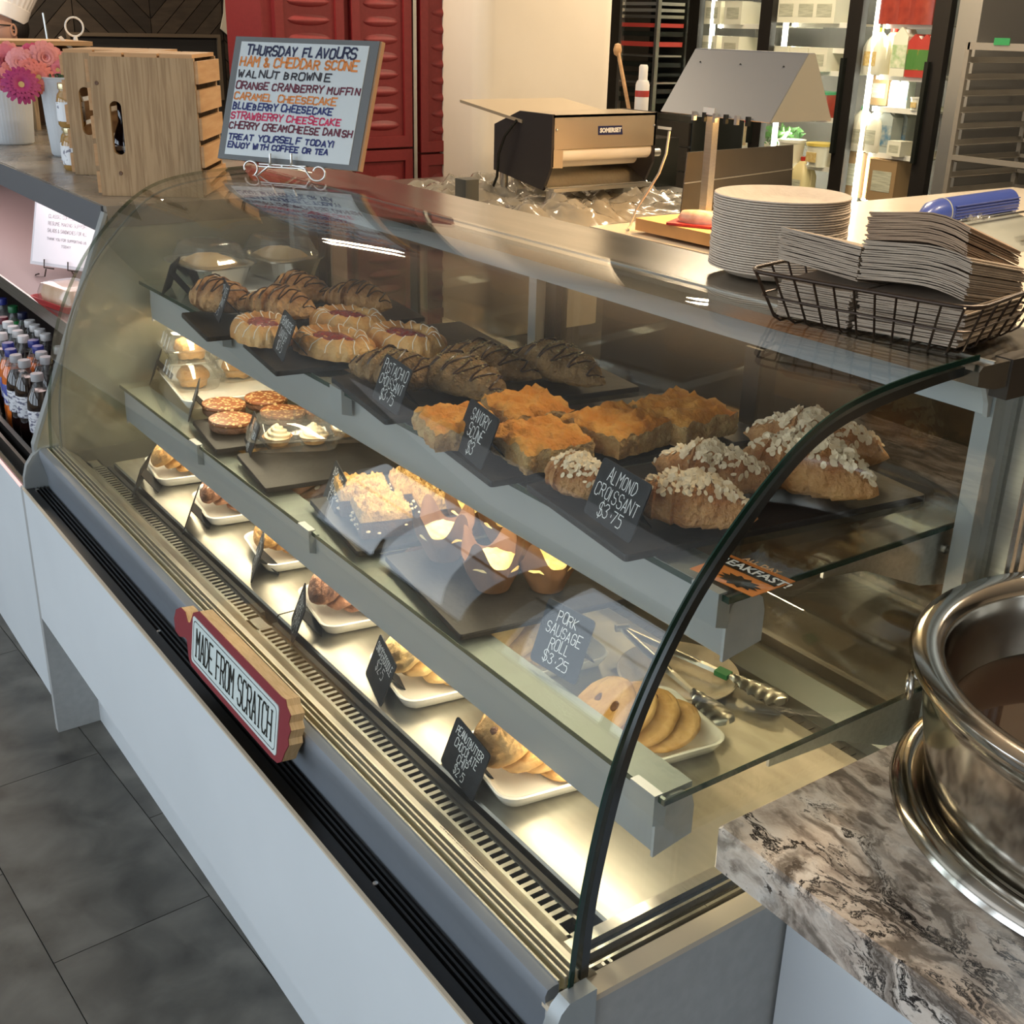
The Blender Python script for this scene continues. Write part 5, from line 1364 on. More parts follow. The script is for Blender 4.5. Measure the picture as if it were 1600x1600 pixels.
part('neck_band', MB().lathe([(.0305, .085), (.031, .086), (.031, .094), (.0305, .095)], 24), M_chrome, jb)
# honey jars
M_honey = mat('honey', (.36, .20, .05), .1, coat=.7); M_lid = mat('gold_lid', (.70, .62, .38), .25, .8)
def jar():
    r = thing('honey_jar', 'x', 'jar')
    part('glass_body', MB().lathe([(0, 0), (.030, 0), (.034, .006), (.034, .060), (.030, .078), (.024, .086), (.024, .092), (0, .092)], 24), M_honey, r, smooth=50)
    part('lid', MB().lathe([(0, .090), (.026, .090), (.0265, .092), (.0265, .104), (.025, .106), (0, .106)], 24), M_lid, r, smooth=30)
    part('label', MB().lathe([(.0342, .014), (.0348, .015), (.0348, .060), (.0342, .061)], 24), mat('jar_label', (.72, .74, .76), .5, color2=(.2, .2, .25), scale=80, lo=.58, hi=.62), r); return r
jp = Proto(jar()); q = at(122, 265, z=LC); q2 = q + Vector((-.085, -.01, 0))
jp.put((q.x, q.y, LC), 1, 'honey jar at the bottom of the pair beside the second crate', 'honey jars')
jp.put((q.x - .004, q.y, LC + .1065), 2, 'honey jar stacked on top beside the second crate', 'honey jars')
jp.put((q2.x, q2.y + .03, LC), 2, 'honey jar standing behind the stacked pair', 'honey jars')
# flower pots
M_pot = mat('ribbed_white_pot', (.52, .55, .57), .5)
def pot():
    r = thing('flower_pot', 'x', 'pot')
    part('ribbed_pot', MB().lathe([(0, 0), (.055, 0), (.060, .006), (.066, .09), (.071, .205), (.073, .21), (.070, .212), (.066, .205), (.060, .12), (0, .12)], 120, wob=lambda a, i: 1 + (.010 * math.sin(a * 40) if i < 5 else 0)), M_pot, r, smooth=60)
    return r
ppot = Proto(pot()); qa = at(98, 247, z=LC); qb = at(8, 228, z=LC); qa.y += .0
ppot.put((qa.x - .06, qa.y + .05, LC), 0, 'ribbed pale pot of pink flowers next to the honey jars'); ppot.put((qb.x - .06, qb.y + .04, LC), 0, 'ribbed pale flower pot at the far left')
def flower(name, label, p, r, col, col2, kind, seed, toward=None):
    o = thing(name, label, 'flower', tuple(p)); rnd = random.Random(seed)
    d = ((toward or (CAM_P - Vector(p))).normalized() + Vector((rnd.uniform(-.25, .25), rnd.uniform(-.25, .25), rnd.uniform(0, .35)))).normalized()
    M = d.to_track_quat('Z', 'Y').to_matrix()
    m = MB(); layers = 3 if kind == 'gerbera' else 5; cnt = 20 if kind == 'gerbera' else 13
    for l in range(layers):
        rl = r * (1 - .18 * l); el = (.15 + .22 * l) if kind == 'gerbera' else (.1 + .28 * l)
        for k in range(cnt):
            a = 2 * PI * (k + .5 * l + rnd.uniform(-.2, .2)) / cnt; wdt = rl * (.15 if kind == 'gerbera' else .30); pts = []; NS = 4
            for i in range(NS + 1):
                q = i / NS; s_ = math.sin(min(q * 1.15, 1) * PI * .75) * wdt * (1 if q < .95 else .6)
                rad = rl * (.15 + .85 * q) * math.cos(el); h = rl * q * math.sin(el) + rl * .12 * math.sin(q * PI) - rl * .2 * q * q + .0008 * l
                for sg_ in (-1, 0, 1): pts.append(M @ Vector((rad * math.cos(a) - sg_ * s_ * math.sin(a), rad * math.sin(a) + sg_ * s_ * math.cos(a), h + (0 if sg_ else -.08 * wdt))))
            fs = []
            for i in range(NS):
                for j in range(2): fs.append((i * 3 + j, i * 3 + j + 1, i * 3 + j + 4, i * 3 + j + 3))
            m.add(pts, fs)
    part('petals', m, mat('petal_' + col2, col, .6, sub=.0), o, smooth=60)
    m = MB().lathe([(0, 0), (r * .20, .0), (r * .22, r * .08), (r * .14, r * .13), (0, r * .10)], 20); xform(m, M.to_4x4())
    m.v = [tuple(Vector(v_)) for v_ in m.v]
    part('flower_centre', m, mat('flower_centre_yellow', (.55, .42, .18), .8) if kind == 'gerbera' else mat('petal_' + col2, col, .6), o, smooth=60)
    return o
P_ = {'coral': (.72, .20, .17), 'magenta': (.38, .035, .16), 'light': (.78, .30, .30), 'deep': (.62, .08, .17), 'rose': (.66, .18, .26)}
for i, (px, py, dx, rpx, c_, kd, lb) in enumerate([(60, 121, 0, 21, 'coral', 'gerbera', 'coral gerbera with a yellow centre facing the camera'), (33, 133, .02, 25, 'magenta', 'gerbera', 'dark magenta gerbera drooping over the pot rim'), (70, 90, -.03, 21, 'light', 'peony', 'light pink ruffled bloom at the top of the bunch'),
            (50, 85, -.06, 15, 'deep', 'peony', 'deep pink bloom behind the light pink ones'), (32, 98, -.04, 20, 'light', 'peony', 'pale pink ruffled bloom left of centre'), (90, 110, -.02, 18, 'rose', 'gerbera', 'rose pink gerbera beside the crate'),
            (8, 95, -.10, 22, 'rose', 'peony', 'rose pink bloom at the left edge of the photo'), (6, 120, -.12, 18, 'deep', 'gerbera', 'deep pink gerbera low at the left edge'), (14, 82, -.16, 14, 'light', 'peony', 'small light pink bloom at the upper left'), (45, 108, -.02, 15, 'coral', 'peony', 'coral pink bloom tucked between the gerberas'), (82, 93, -.05, 17, 'light', 'peony', 'light pink bloom touching the crate, above the rose one'), (22, 112, -.05, 17, 'coral', 'peony', 'coral bloom above the dark magenta gerbera')]):
    d = ray(px, py); X_ = qa.x - .05 + dx; p = at(px, py, x=X_); flower('gerbera' if kd == 'gerbera' else 'peony', lb, p, rpx / CAM_F * (p - CAM_P).length * 1.05, P_[c_], c_, kd, i)
lv = thing('foliage_bunch', 'dark green stems and leaves under the pink flowers', 'foliage', (qa.x - .06, qa.y + .05, LC + .12)); m = MB(); rnd = random.Random(4)
for k in range(26):
    a = rnd.uniform(0, 2 * PI); r = rnd.uniform(.01, .06); m.tube([(r * .5 * math.cos(a), r * .5 * math.sin(a), 0), (r * math.cos(a), r * math.sin(a), .07), (r * 1.1 * math.cos(a), r * 1.1 * math.sin(a), .10)], .0028, 5)
part('stems', m, mat('stem_green', (.03, .07, .02), .6), lv, kind='stuff')

# ================================================================== KITCHEN
KZ = .90
M_kc = mat('cream_worktop', (.74, .66, .54), .18, color2=(.70, .62, .50), scale=3)
kc = thing('kitchen_worktop', 'wide cream worktop behind the bakery case, film dispenser on it', 'counter')
part('worktop', MB().box((-3.50, 2.825, KZ - .04), (-.4, 5.52, KZ)), M_kc, kc)
part('base_cabinet', MB().box((-3.44, 2.86, 0), (-.44, 5.48, KZ - .04)), mat('dark_cabinet', (.05, .046, .04), .5), kc)
st = thing('steel_table', 'steel prep table under the dough sheeter', 'table')
part('table_top', MB().box((-5.05, 2.10, KZ - .035), (-3.52, 3.95, KZ - .005)), M_steel, st)
for x in (-5.0, -3.60):
    for y in (2.15, 3.88): part('leg', MB().tube([(x, y, 0), (x, y, KZ - .035)], .02, 10), M_steel, st, smooth=True)
M_bag = glass_mat('crumpled_film', (.62, .60, .54), 1.5, .14, .42, (.50, .47, .40))
def bagf(u, v):
    x = -4.75 + 1.22 * u; y = 2.45 + 1.28 * v; e = min(u, 1 - u, v, 1 - v)
    return (x + .03 * fbm((x, y, 4), 4), y + .03 * fbm((x, y, 8), 4), KZ - .004 + min(e * 8, 1) * (.018 + abs(fbm((x, y, 0), 5, 2)) * .05 + abs(fbm((x, y, 2), 16, 1)) * .018))
bg_ = part('plastic_sheet', MB().grid(70, 70, bagf), M_bag, None, smooth=60); tag(bg_, 'crumpled clear plastic sheet under the dough sheeter', 'plastic sheet')
# dough sheeter
sh_ = thing('dough_sheeter', 'steel and black dough sheeter with white rollers and a small navy name plate', 'machine')
XF = -3.83
def fx(px, py, dx=0): return at(px, py, x=XF + dx)
M_fp = mat('sheeter_front', (.56, .47, .34), .3, .6); M_sd = mat('sheeter_side', (.035, .032, .034), .35, .3)
part('front_plate', MB().quadslab([fx(866, 180), fx(866, 234), fx(1023, 227), fx(1027, 176)], (1, 0, 0), .01), M_fp, sh_)
part('front_strip', MB().quadslab([fx(864, 234), fx(863, 263), fx(879, 263), fx(880, 234)], (1, 0, 0), .01), M_fp, sh_)
YL = fx(866, 200).y - .004; YR = fx(1024, 200).y + .004
def sy(px, py): return at(px, py, y=YL)
z = lambda py, px=860: at(px, py, x=XF).z
zt, zm, zb_ = z(181), z(262), z(300)
side = [(XF + .0, zt), (XF, zm), (XF - .035, zb_), (XF - .42, zb_ + .02), (XF - .44, zt - .10), (XF - .20, zt + .005)]
side = [(XF, zt + .004), (XF, zm), (XF - .05, zb_), (XF - .40, zb_ + .045), (XF - .40, zt - .06), (XF - .22, zt + .004)]
for y in (YL, YR - .004):
    part('side_panel', MB().yprism(side, y - .006, y + .006), M_sd, sh_)
part('top_cover', MB().box((XF - .22, YL, zt - .008), (XF, YR, zt + .002)), M_fp, sh_)
part('chute_tray', MB().quadslab([(XF - .20, YL - .01, zt - .03), (XF - .20, YR + .01, zt - .03), (XF - .66, YR + .01, zt + .02), (XF - .66, YL - .01, zt + .02)], (0, 0, 1), .012), M_fp, sh_)
part('roller', MB().tube([(XF - .045, YL, z(242)), (XF - .045, YR, z(242))], .035, 24), mat('white_roller', (.72, .68, .60), .4), sh_, smooth=40)
part('roller', MB().tube([(XF - .13, YL, z(255)), (XF - .13, YR, z(255))], .035, 24), MATS['white_roller'], sh_, smooth=40)
part('outfeed_slide', MB().quadslab([(XF - .03, YL, zb_ + .012), (XF - .03, YR, zb_ + .012), (XF - .30, YR, zm + .03), (XF - .30, YL, zm + .03)], (0, 0, 1), .006), M_steel, sh_)
part('front_lip', MB().box((XF - .03, YL + .01, zb_ - .004), (XF + .004, YR - .01, zb_ + .010)), M_alu2, sh_)
for y in (YL + .02, YR - .03):
    for x in (XF - .03, XF - .36):
        lg = part('leg', MB().tube([(x, y, KZ + .03), (x, y, zb_ + (.0 if x > XF - .1 else .045))], .018, 14), M_steel, sh_, smooth=True)
        part('rubber_foot', MB().tube([(x, y, KZ + .008), (x, y, KZ + .032)], .019, 14), M_gasket, lg, smooth=40)
pn = [fx(935, 197, .002), fx(935, 211, .002), fx(973, 210, .002), fx(972, 196, .002)]
part('name_plate', MB().quadslab(pn, (1, 0, 0), .002), mat('navy_plate', (.015, .02, .08), .4), sh_)
cpl = (pn[0] + pn[1] + pn[2] + pn[3]) / 4; wpl = (pn[2] - pn[1]).length
m = bfont('SOMERSET', wpl * .185, .0005, .0012); xform(m, frame_matrix(cpl + Vector((.0015, 0, 0)), (0, 1, 0), (0, 0, 1), (1, 0, 0))); part('plate_lettering', m, M_chalk, sh_)
part('knob', MB().tube([(XF - .03, YR + .004, z(248)), (XF - .03, YR + .05, z(248))], .016, 14), M_alu2, sh_, smooth=40)
part('power_cord', MB().tube([sy(812, 188) + Vector((0, -.015, 0)), sy(798, 212) + Vector((0, -.03, 0)), sy(790, 240) + Vector((0, -.035, 0)), sy(786, 275) + Vector((0, -.03, 0)), sy(776, 300) + Vector((0, -.03, 0)), Vector((XF - .1, YL - .25, KZ + .02))], .006, 8), M_gasket, sh_, smooth=True)
for px, py in ((870, 203), (1022, 196)): part('screw', MB().lathe([(0, 0), (.006, 0), (.004, .005), (0, .006)], 10), M_chrome, sh_).matrix_local = Matrix.Translation(fx(px, py, .001)) @ Matrix.Rotation(PI / 2, 4, 'Y')
gb = at(733, 305, x=-3.9); o = part('grey_box', MB().bbox((-3.96, gb.y - .03, KZ + .0), (-3.88, gb.y + .035, at(733, 280, x=-3.9).z), .008), mat('dark_grey_plastic', (.06, .065, .06), .5), None, smooth=30); tag(o, 'small dark grey box standing left of the sheeter', 'box')
# food warmer
fw = thing('heat_lamp', 'grey wedge-shaped food warmer hood on a steel post over a wooden board', 'food warmer')
HXL, HXR = at(1033, 172, y=3.02).x, at(1202, 194, y=3.02).x; zb2 = at(1120, 183, y=3.02).z; zr = at(1150, 78, y=3.17).z
M_hd = mat('warmer_hood', (.17, .18, .195), .45, .2)
tilt_ = .0
part('hood_front', MB().quadslab([(HXL, 3.02, zb2), (HXR, 3.02, zb2), (HXR, 3.17, zr), (HXL, 3.17, zr)], (0, -.8, .5), .004), M_hd, fw)
part('hood_back', MB().quadslab([(HXL, 3.32, zb2), (HXL, 3.20, zr), (HXR, 3.20, zr), (HXR, 3.32, zb2)], (0, .8, .5), .004), M_hd, fw)
part('hood_top', MB().box((HXL, 3.168, zr - .004), (HXR, 3.202, zr)), M_hd, fw)
part('hood_end', MB().xprism([(3.022, zb2), (3.318, zb2), (3.200, zr - .002), (3.170, zr - .002)], HXR, HXR + .004), mat('hood_end_beige', (.20, .19, .155), .45), fw)
part('hood_end', MB().xprism([(3.022, zb2), (3.318, zb2), (3.200, zr - .002), (3.170, zr - .002)], HXL - .004, HXL), M_hd, fw)
po = at(1046, 345, z=KZ); px_ = HXL + .10
part('post', MB().box((px_ - .018, 3.17, KZ), (px_ + .018, 3.20, zr - .01)), M_steel, fw)
part('post_foot', MB().box((px_ - .08, 3.02, KZ + .0), (px_ + .04, 3.34, KZ + .012)), M_steel, fw)
part('heat_element', MB().tube([(HXL + .05, 3.17, zb2 + .05), (HXR - .05, 3.17, zb2 + .05)], .012, 12), emis('heater_glow', (1, .35, .08), 7), fw, smooth=True)
area('warmer_light', ((HXL + HXR) / 2, 3.17, zb2 + .02), ((HXL + HXR) / 2, 3.17, 0), .4, .12, 13, (1, .55, .18))
part('small_label', MB().quadslab([at(1104, 167, y=3.03) + Vector((0, -.014, .0)), at(1121, 169, y=3.03) + Vector((0, -.014, 0)), at(1120, 180, y=3.03) + Vector((0, -.014, 0)), at(1102, 178, y=3.03) + Vector((0, -.014, 0))][::-1], (0, -1, .3), .001), M_white, fw)
for k in range(6):
    x = HXL + .18 + k * (HXR - HXL - .22) / 6; part('clip', MB().box((x - .006, 3.008, zb2 - .018), (x + .006, 3.022, zb2 + .012)), M_gasket if k % 2 else M_chrome, fw)
for k in range(3):
    x = HXL + .06 + k * .20; part('screw', MB().lathe([(0, 0), (.005, 0), (0, .004)], 8), M_gasket, fw).location = (x, 3.138, zr - .045)
cpts = [at(*p, y=2.99) for p in ((1046, 205), (1046, 240), (1040, 270), (1026, 300), (1014, 325), (1010, 350), (1011, 366), (1016, 376))]
cpts = [Vector((p.x, 2.99 - .11 * k_ / 7, max(p.z, KZ + .006))) for k_, p in enumerate(cpts)]
part('power_cable', MB().tube(cpts, .0045, 8), mat('cream_cable', (.48, .42, .34), .5), fw, smooth=True)
wbd = thing('wooden_board', 'thick wooden board glowing orange under the food warmer', 'board')
bo = at(995, 362, z=KZ); part('board', MB().bbox((bo.x + .02, bo.y - .03, KZ + .0125), (bo.x + .62, bo.y + .36, KZ + .055), .006), mat('beech_board', (.66, .36, .14), .5, color2=(.58, .30, .11), scale=6, stretch=(1, 8, 1)), wbd, smooth=30)
pr_ = at(1092, 345, z=KZ + .07); wr = thing('sausage_roll', 'pink wrapped roll on the wooden board under the warmer', 'food', (pr_.x, pr_.y, KZ + .0565), .5)
part('roll', MB().lathe([(0, 0), (.045, .002), (.052, .022), (.042, .045), (0, .052)], 20, sx=1.5), mat('roll_pastry', (.62, .32, .22), .5, color2=(.75, .5, .4), scale=30, bump=.3, bscale=60), wr, smooth=60)
part('red_tray', MB().bbox((-.10, -.07, 0), (.10, .07, .008), .01), mat('red_foam', (.45, .03, .03), .5), wr)
gd = thing('steel_guard', 'dark steel splash guard standing behind the food warmer', 'guard')
g0, g1 = at(1062, 345, z=KZ), at(1236, 310, z=KZ); nd = (g1 - g0).normalized(); ng = Vector((nd.y, -nd.x, 0))
if ng.dot(CAM_P - g0) < 0: ng = -ng
t0 = hit(1075, 238, g0, ng); t1 = hit(1240, 226, g0, ng); g0.z = g1.z = KZ + .0005
part('guard_sheet', MB().quadslab([g0, g1, t1, t0], ng, .004), mat('dark_steel', (.06, .052, .042), .35, .5, color2=(.08, .07, .055), scale=3), gd)
mid = [(a * .45 + b * .55) for a, b in ((g0, t0), (g1, t1))]; part('fold_line', MB().tube([mid[0] + ng * .002, mid[1] + ng * .002], .003, 6), M_steel, gd)
# film dispenser
fd = thing('film_dispenser', 'grey cling film dispenser with a blue slide lid on the cream worktop', 'dispenser')
f0 = at(1490, 400, z=KZ); dF = Vector((.93, .37, 0)).normalized(); nF = Vector((-dF.y, dF.x, 0))
fd.location = (-2.62, 3.42, KZ + .0005); fd.rotation_euler = (0, 0, math.radians(96)); fd.scale = (1, 1, 1.15)
M_fg = mat('dispenser_grey', (.34, .35, .31), .4)
prf = [(0, 0), (.30, 0), (.31, .03), (.295, .075), (.24, .095), (.17, .10), (.10, .085), (.03, .05)]
def ydisp(mb, poly, x0, x1, ends=.05):
    mb.rings([[(x0 + ends * 0, y, z * .55) for y, z in [(a * .8 + .03, b) for a, b in poly]], [(x0 + ends, y, z) for y, z in poly], [(x1 - ends, y, z) for y, z in poly], [(x1, y * .8 + .03, z * .55) for y, z in poly]]); return mb
m = MB(); ydisp(m, [(-.30 + a, b) for a, b in prf], -.04, .62); part('housing', m, M_fg, fd, smooth=50)
m = MB(); m.tube([(.0, -.12, .092), (.02, -.12, .100), (.07, -.12, .112), (.14, -.12, .115), (.60, -.12, .115)], [.008, .024, .040, .043, .043], 20); part('blue_lid', m, mat('translucent_blue', (.045, .075, .30), .3, coat=.3), fd, smooth=60)
part('lid_band', MB().tube([(.135, -.12, .115), (.142, -.12, .115)], .0435, 20), M_fg, fd, smooth=60)
for k in range(5): part('lid_rib', MB().box((.16, -.165 + .0 * k, .098 + k * .009), (.60, -.1600 + k * .004, .101 + k * .009)), MATS['translucent_blue'], fd)
part('cutter_slot', MB().box((.10, -.215, .098), (.58, -.205, .102)), M_gasket, fd)
part('loose_film', MB().grid(16, 10, lambda u, v: (.14 + .14 * u, -.24 + .05 * v, .098 + .02 * abs(fbm((u * 3, v * 3, 0), 1.5)))), M_clear, fd, smooth=60)
part('handle_loop', MB().tube([(-.02, -.02, .03), (-.07, -.06, .05), (-.08, -.15, .06), (-.06, -.24, .05), (0, -.28, .03)], .016, 12), M_fg, fd, smooth=60)
pl_ = part('badge', MB().box((.40, -.306, .052), (.50, -.300, .074)), M_gasket, fd)
# ------------------------------------------------------------------ pillar, cabinets, rack, fridge
M_red = mat('red_cabinet_plastic', (.20, .016, .018), .5, color2=(.18, .013, .015), scale=60)
XPl = -5.2
ya, yb_ = at(750, 100, x=XPl).y, at(962, 100, x=XPl).y
m = MB().prism(rrect(XPl - .7, ya, XPl, yb_, .09, 8), 0, ZC); struct('wall_pillar', m, M_wall, smooth=40)
XR = -5.55
def cabinet(label, pxa, pxb, doors, zt=2.25):
    c = thing('red_cabinet', label, 'cabinet'); y0, y1 = at(pxa, 200, x=XR).y, at(pxb, 200, x=XR).y
    part('carcass', MB().box((XR - .45, y0, .02), (XR - .03, y1, zt)), M_red, c)
    zj = at(pxa, 240, x=XR).z
    for (a, b, face) in doors:
        ya_, yb2 = at(a, 200, x=XR).y, at(b, 200, x=XR).y
        for z0_, z1_ in ((zj + .006, zt - .02), (.06, zj - .006)):
            d = part('door', MB().box((XR - .03, ya_, z0_), (XR - .006, yb2, z1_)), M_red, c)
            f = .055; m = MB()
            m.box((XR - .006, ya_, z0_), (XR + .010, ya_ + f * .8, z1_)).box((XR - .006, yb2 - f * .8, z0_), (XR + .010, yb2, z1_)).box((XR - .006, ya_ + f * .8, z0_), (XR + .010, yb2 - f * .8, z0_ + f)).box((XR - .006, ya_ + f * .8, z1_ - f), (XR + .010, yb2 - f * .8, z1_))
            part('door_frame', m, M_red, d)
            zz = z0_ + f + .05; yc = (ya_ + yb2) / 2; hw = (yb2 - ya_) / 2 - f * 1.25
            m = MB(); 
            while zz < z1_ - f - .03:
                n = 14
                def lf_(u, v): 
                    y = yc + hw * (2 * u - 1); e = max(1 - (2 * u - 1) ** 2, 0) ** .5
                    return (XR - .0055 + .016 * e * math.sin(PI * v) * (1.3 - v), y, zz + (v - .5) * .05 * e + .003)
                m.grid(n, 5, lf_); zz += .082
            part('louvres', m, M_red, d, smooth=60)
    return c
cabinet('red louvred plastic cabinet at the left, behind the whiteboard', 421, 645, ((437, 541, 0), (553, 643, 0)))
cabinet('red louvred plastic cabinet against the cream pillar', 654, 748, ((657, 746, 0),))
o = part('cabinet_gap_strip', MB().box((XR - .05, at(646, 200, x=XR).y, .3), (XR + .006, at(651, 200, x=XR).y, 2.25)), M_alu2); tag(o, 'thin grey strip between the two red cabinets', 'strip')
# dark chevron wall with oven opening and peel
XW = -7.6
struct('wall_chevron', MB().box((XW - .1, .2, 0), (XW, 4.3, ZC)), mat('chevron_backing', (.012, .009, .007), .7))
CW = bpy.data.objects['wall_chevron']; M_ch = [mat('dark_plank_%d' % i, c, .45, color2=(c[0] * 1.7, c[1] * 1.7, c[2] * 1.7), scale=9, stretch=(1, 1, 5)) for i, c in enumerate(((.017, .012, .008), (.026, .019, .013), (.012, .009, .0065)))]
rnd = random.Random(3); cw = .46
for col in range(6):
    y0 = 1.25 + col * cw; up_ = 1 if col % 2 else -1
    for k in range(12):
        zz = 1.0 + k * .115
        m = MB(); d = up_ * cw
        m.quadslab([(XW + .014, y0 + .003, zz), (XW + .014, y0 + cw - .003, zz + d), (XW + .014, y0 + cw - .003, zz + d + .108), (XW + .014, y0 + .003, zz + .108)], (1, 0, 0), .012)
        part('plank', m, rnd.choice(M_ch), CW)
def wx(px, py, dx=0): return at(px, py, x=XW + .02 + dx)
ov = thing('oven_opening', 'black oven opening with a thin bronze frame in the dark plank wall', 'oven')
a_, b_ = wx(108, 56), wx(338, 62); zlo = 1.1
part('opening', MB().box((XW + .016, a_.y, zlo), (XW + .022, b_.y, a_.z)), mat('oven_black', (.003, .003, .003), .6), ov)
m = MB(); f = .02; m.box((XW + .02, a_.y - f, zlo), (XW + .04, a_.y, a_.z)).box((XW + .02, b_.y, zlo), (XW + .04, b_.y + f, a_.z)).box((XW + .02, a_.y - f, a_.z), (XW + .04, b_.y + f, a_.z + f)); part('oven_frame', m, mat('bronze_frame', (.22, .18, .13), .35, .7), ov)
pe = thing('pizza_peel', 'pale wooden peel hanging on the dark plank wall', 'peel')
pts = [wx(*p, dx=.02) for p in ((352, -60), (350, 20), (345, 45), (362, 60), (364, 64), (396, 60), (402, 20), (401, 12), (388, 0), (385, -60))]
part('blade', MB().quadslab(pts, (1, 0, 0), .012), mat('pale_peel', (.40, .36, .28), .6, color2=(.46, .42, .33), scale=5), pe)
# third low crate, ring holder, tray behind the flowers
lw_ = thing('low_wooden_shelf', 'low pine display shelf behind the flowers', 'shelf'); zs = at(60, 64, x=-4.4).z
yy0 = at(-40, 64, x=-4.4).y; yy1 = at(145, 70, x=-4.4).y
part('top_board', MB().box((-4.75, yy0, zs - .014), (-4.4, yy1, zs)), M_pine2, lw_)
for y in (yy0 + .01, at(42, 64, x=-4.4).y, yy1 - .02): part('upright', MB().box((-4.74, y, LC), (-4.41, y + .014, zs - .014)), M_pine, lw_)
part('back_board', MB().box((-4.745, yy0, LC), (-4.735, yy1, zs - .014)), M_knot, lw_)
rh = thing('ring_sign_holder', 'white sign holder with a ring top standing behind the crates', 'sign holder'); c = at(116, 42, x=-4.55)
part('ring', MB().tube([c + Vector((0, .031 * math.cos(q), .031 * math.sin(q))) for q in [2 * PI * k / 28 for k in range(28)]], .0035, 8, closed=True), M_white, rh, smooth=True)
part('stem', MB().tube([c + Vector((0, 0, -.031)), c + Vector((0, 0, -.045)), (c.x, c.y, zs)], [.006, .009, .010], 10), M_white, rh, smooth=True)
cl = at(102, 68, x=-4.5); o = part('white_clip', MB().quadslab([cl + Vector((0, -.02, .02)), cl + Vector((0, -.01, .024)), cl + Vector((0, .03, -.02)), cl + Vector((0, .018, -.024))][::-1], (1, 0, 0), .008), M_white); tag(o, 'small white clip lying against the ring holder', 'clip')

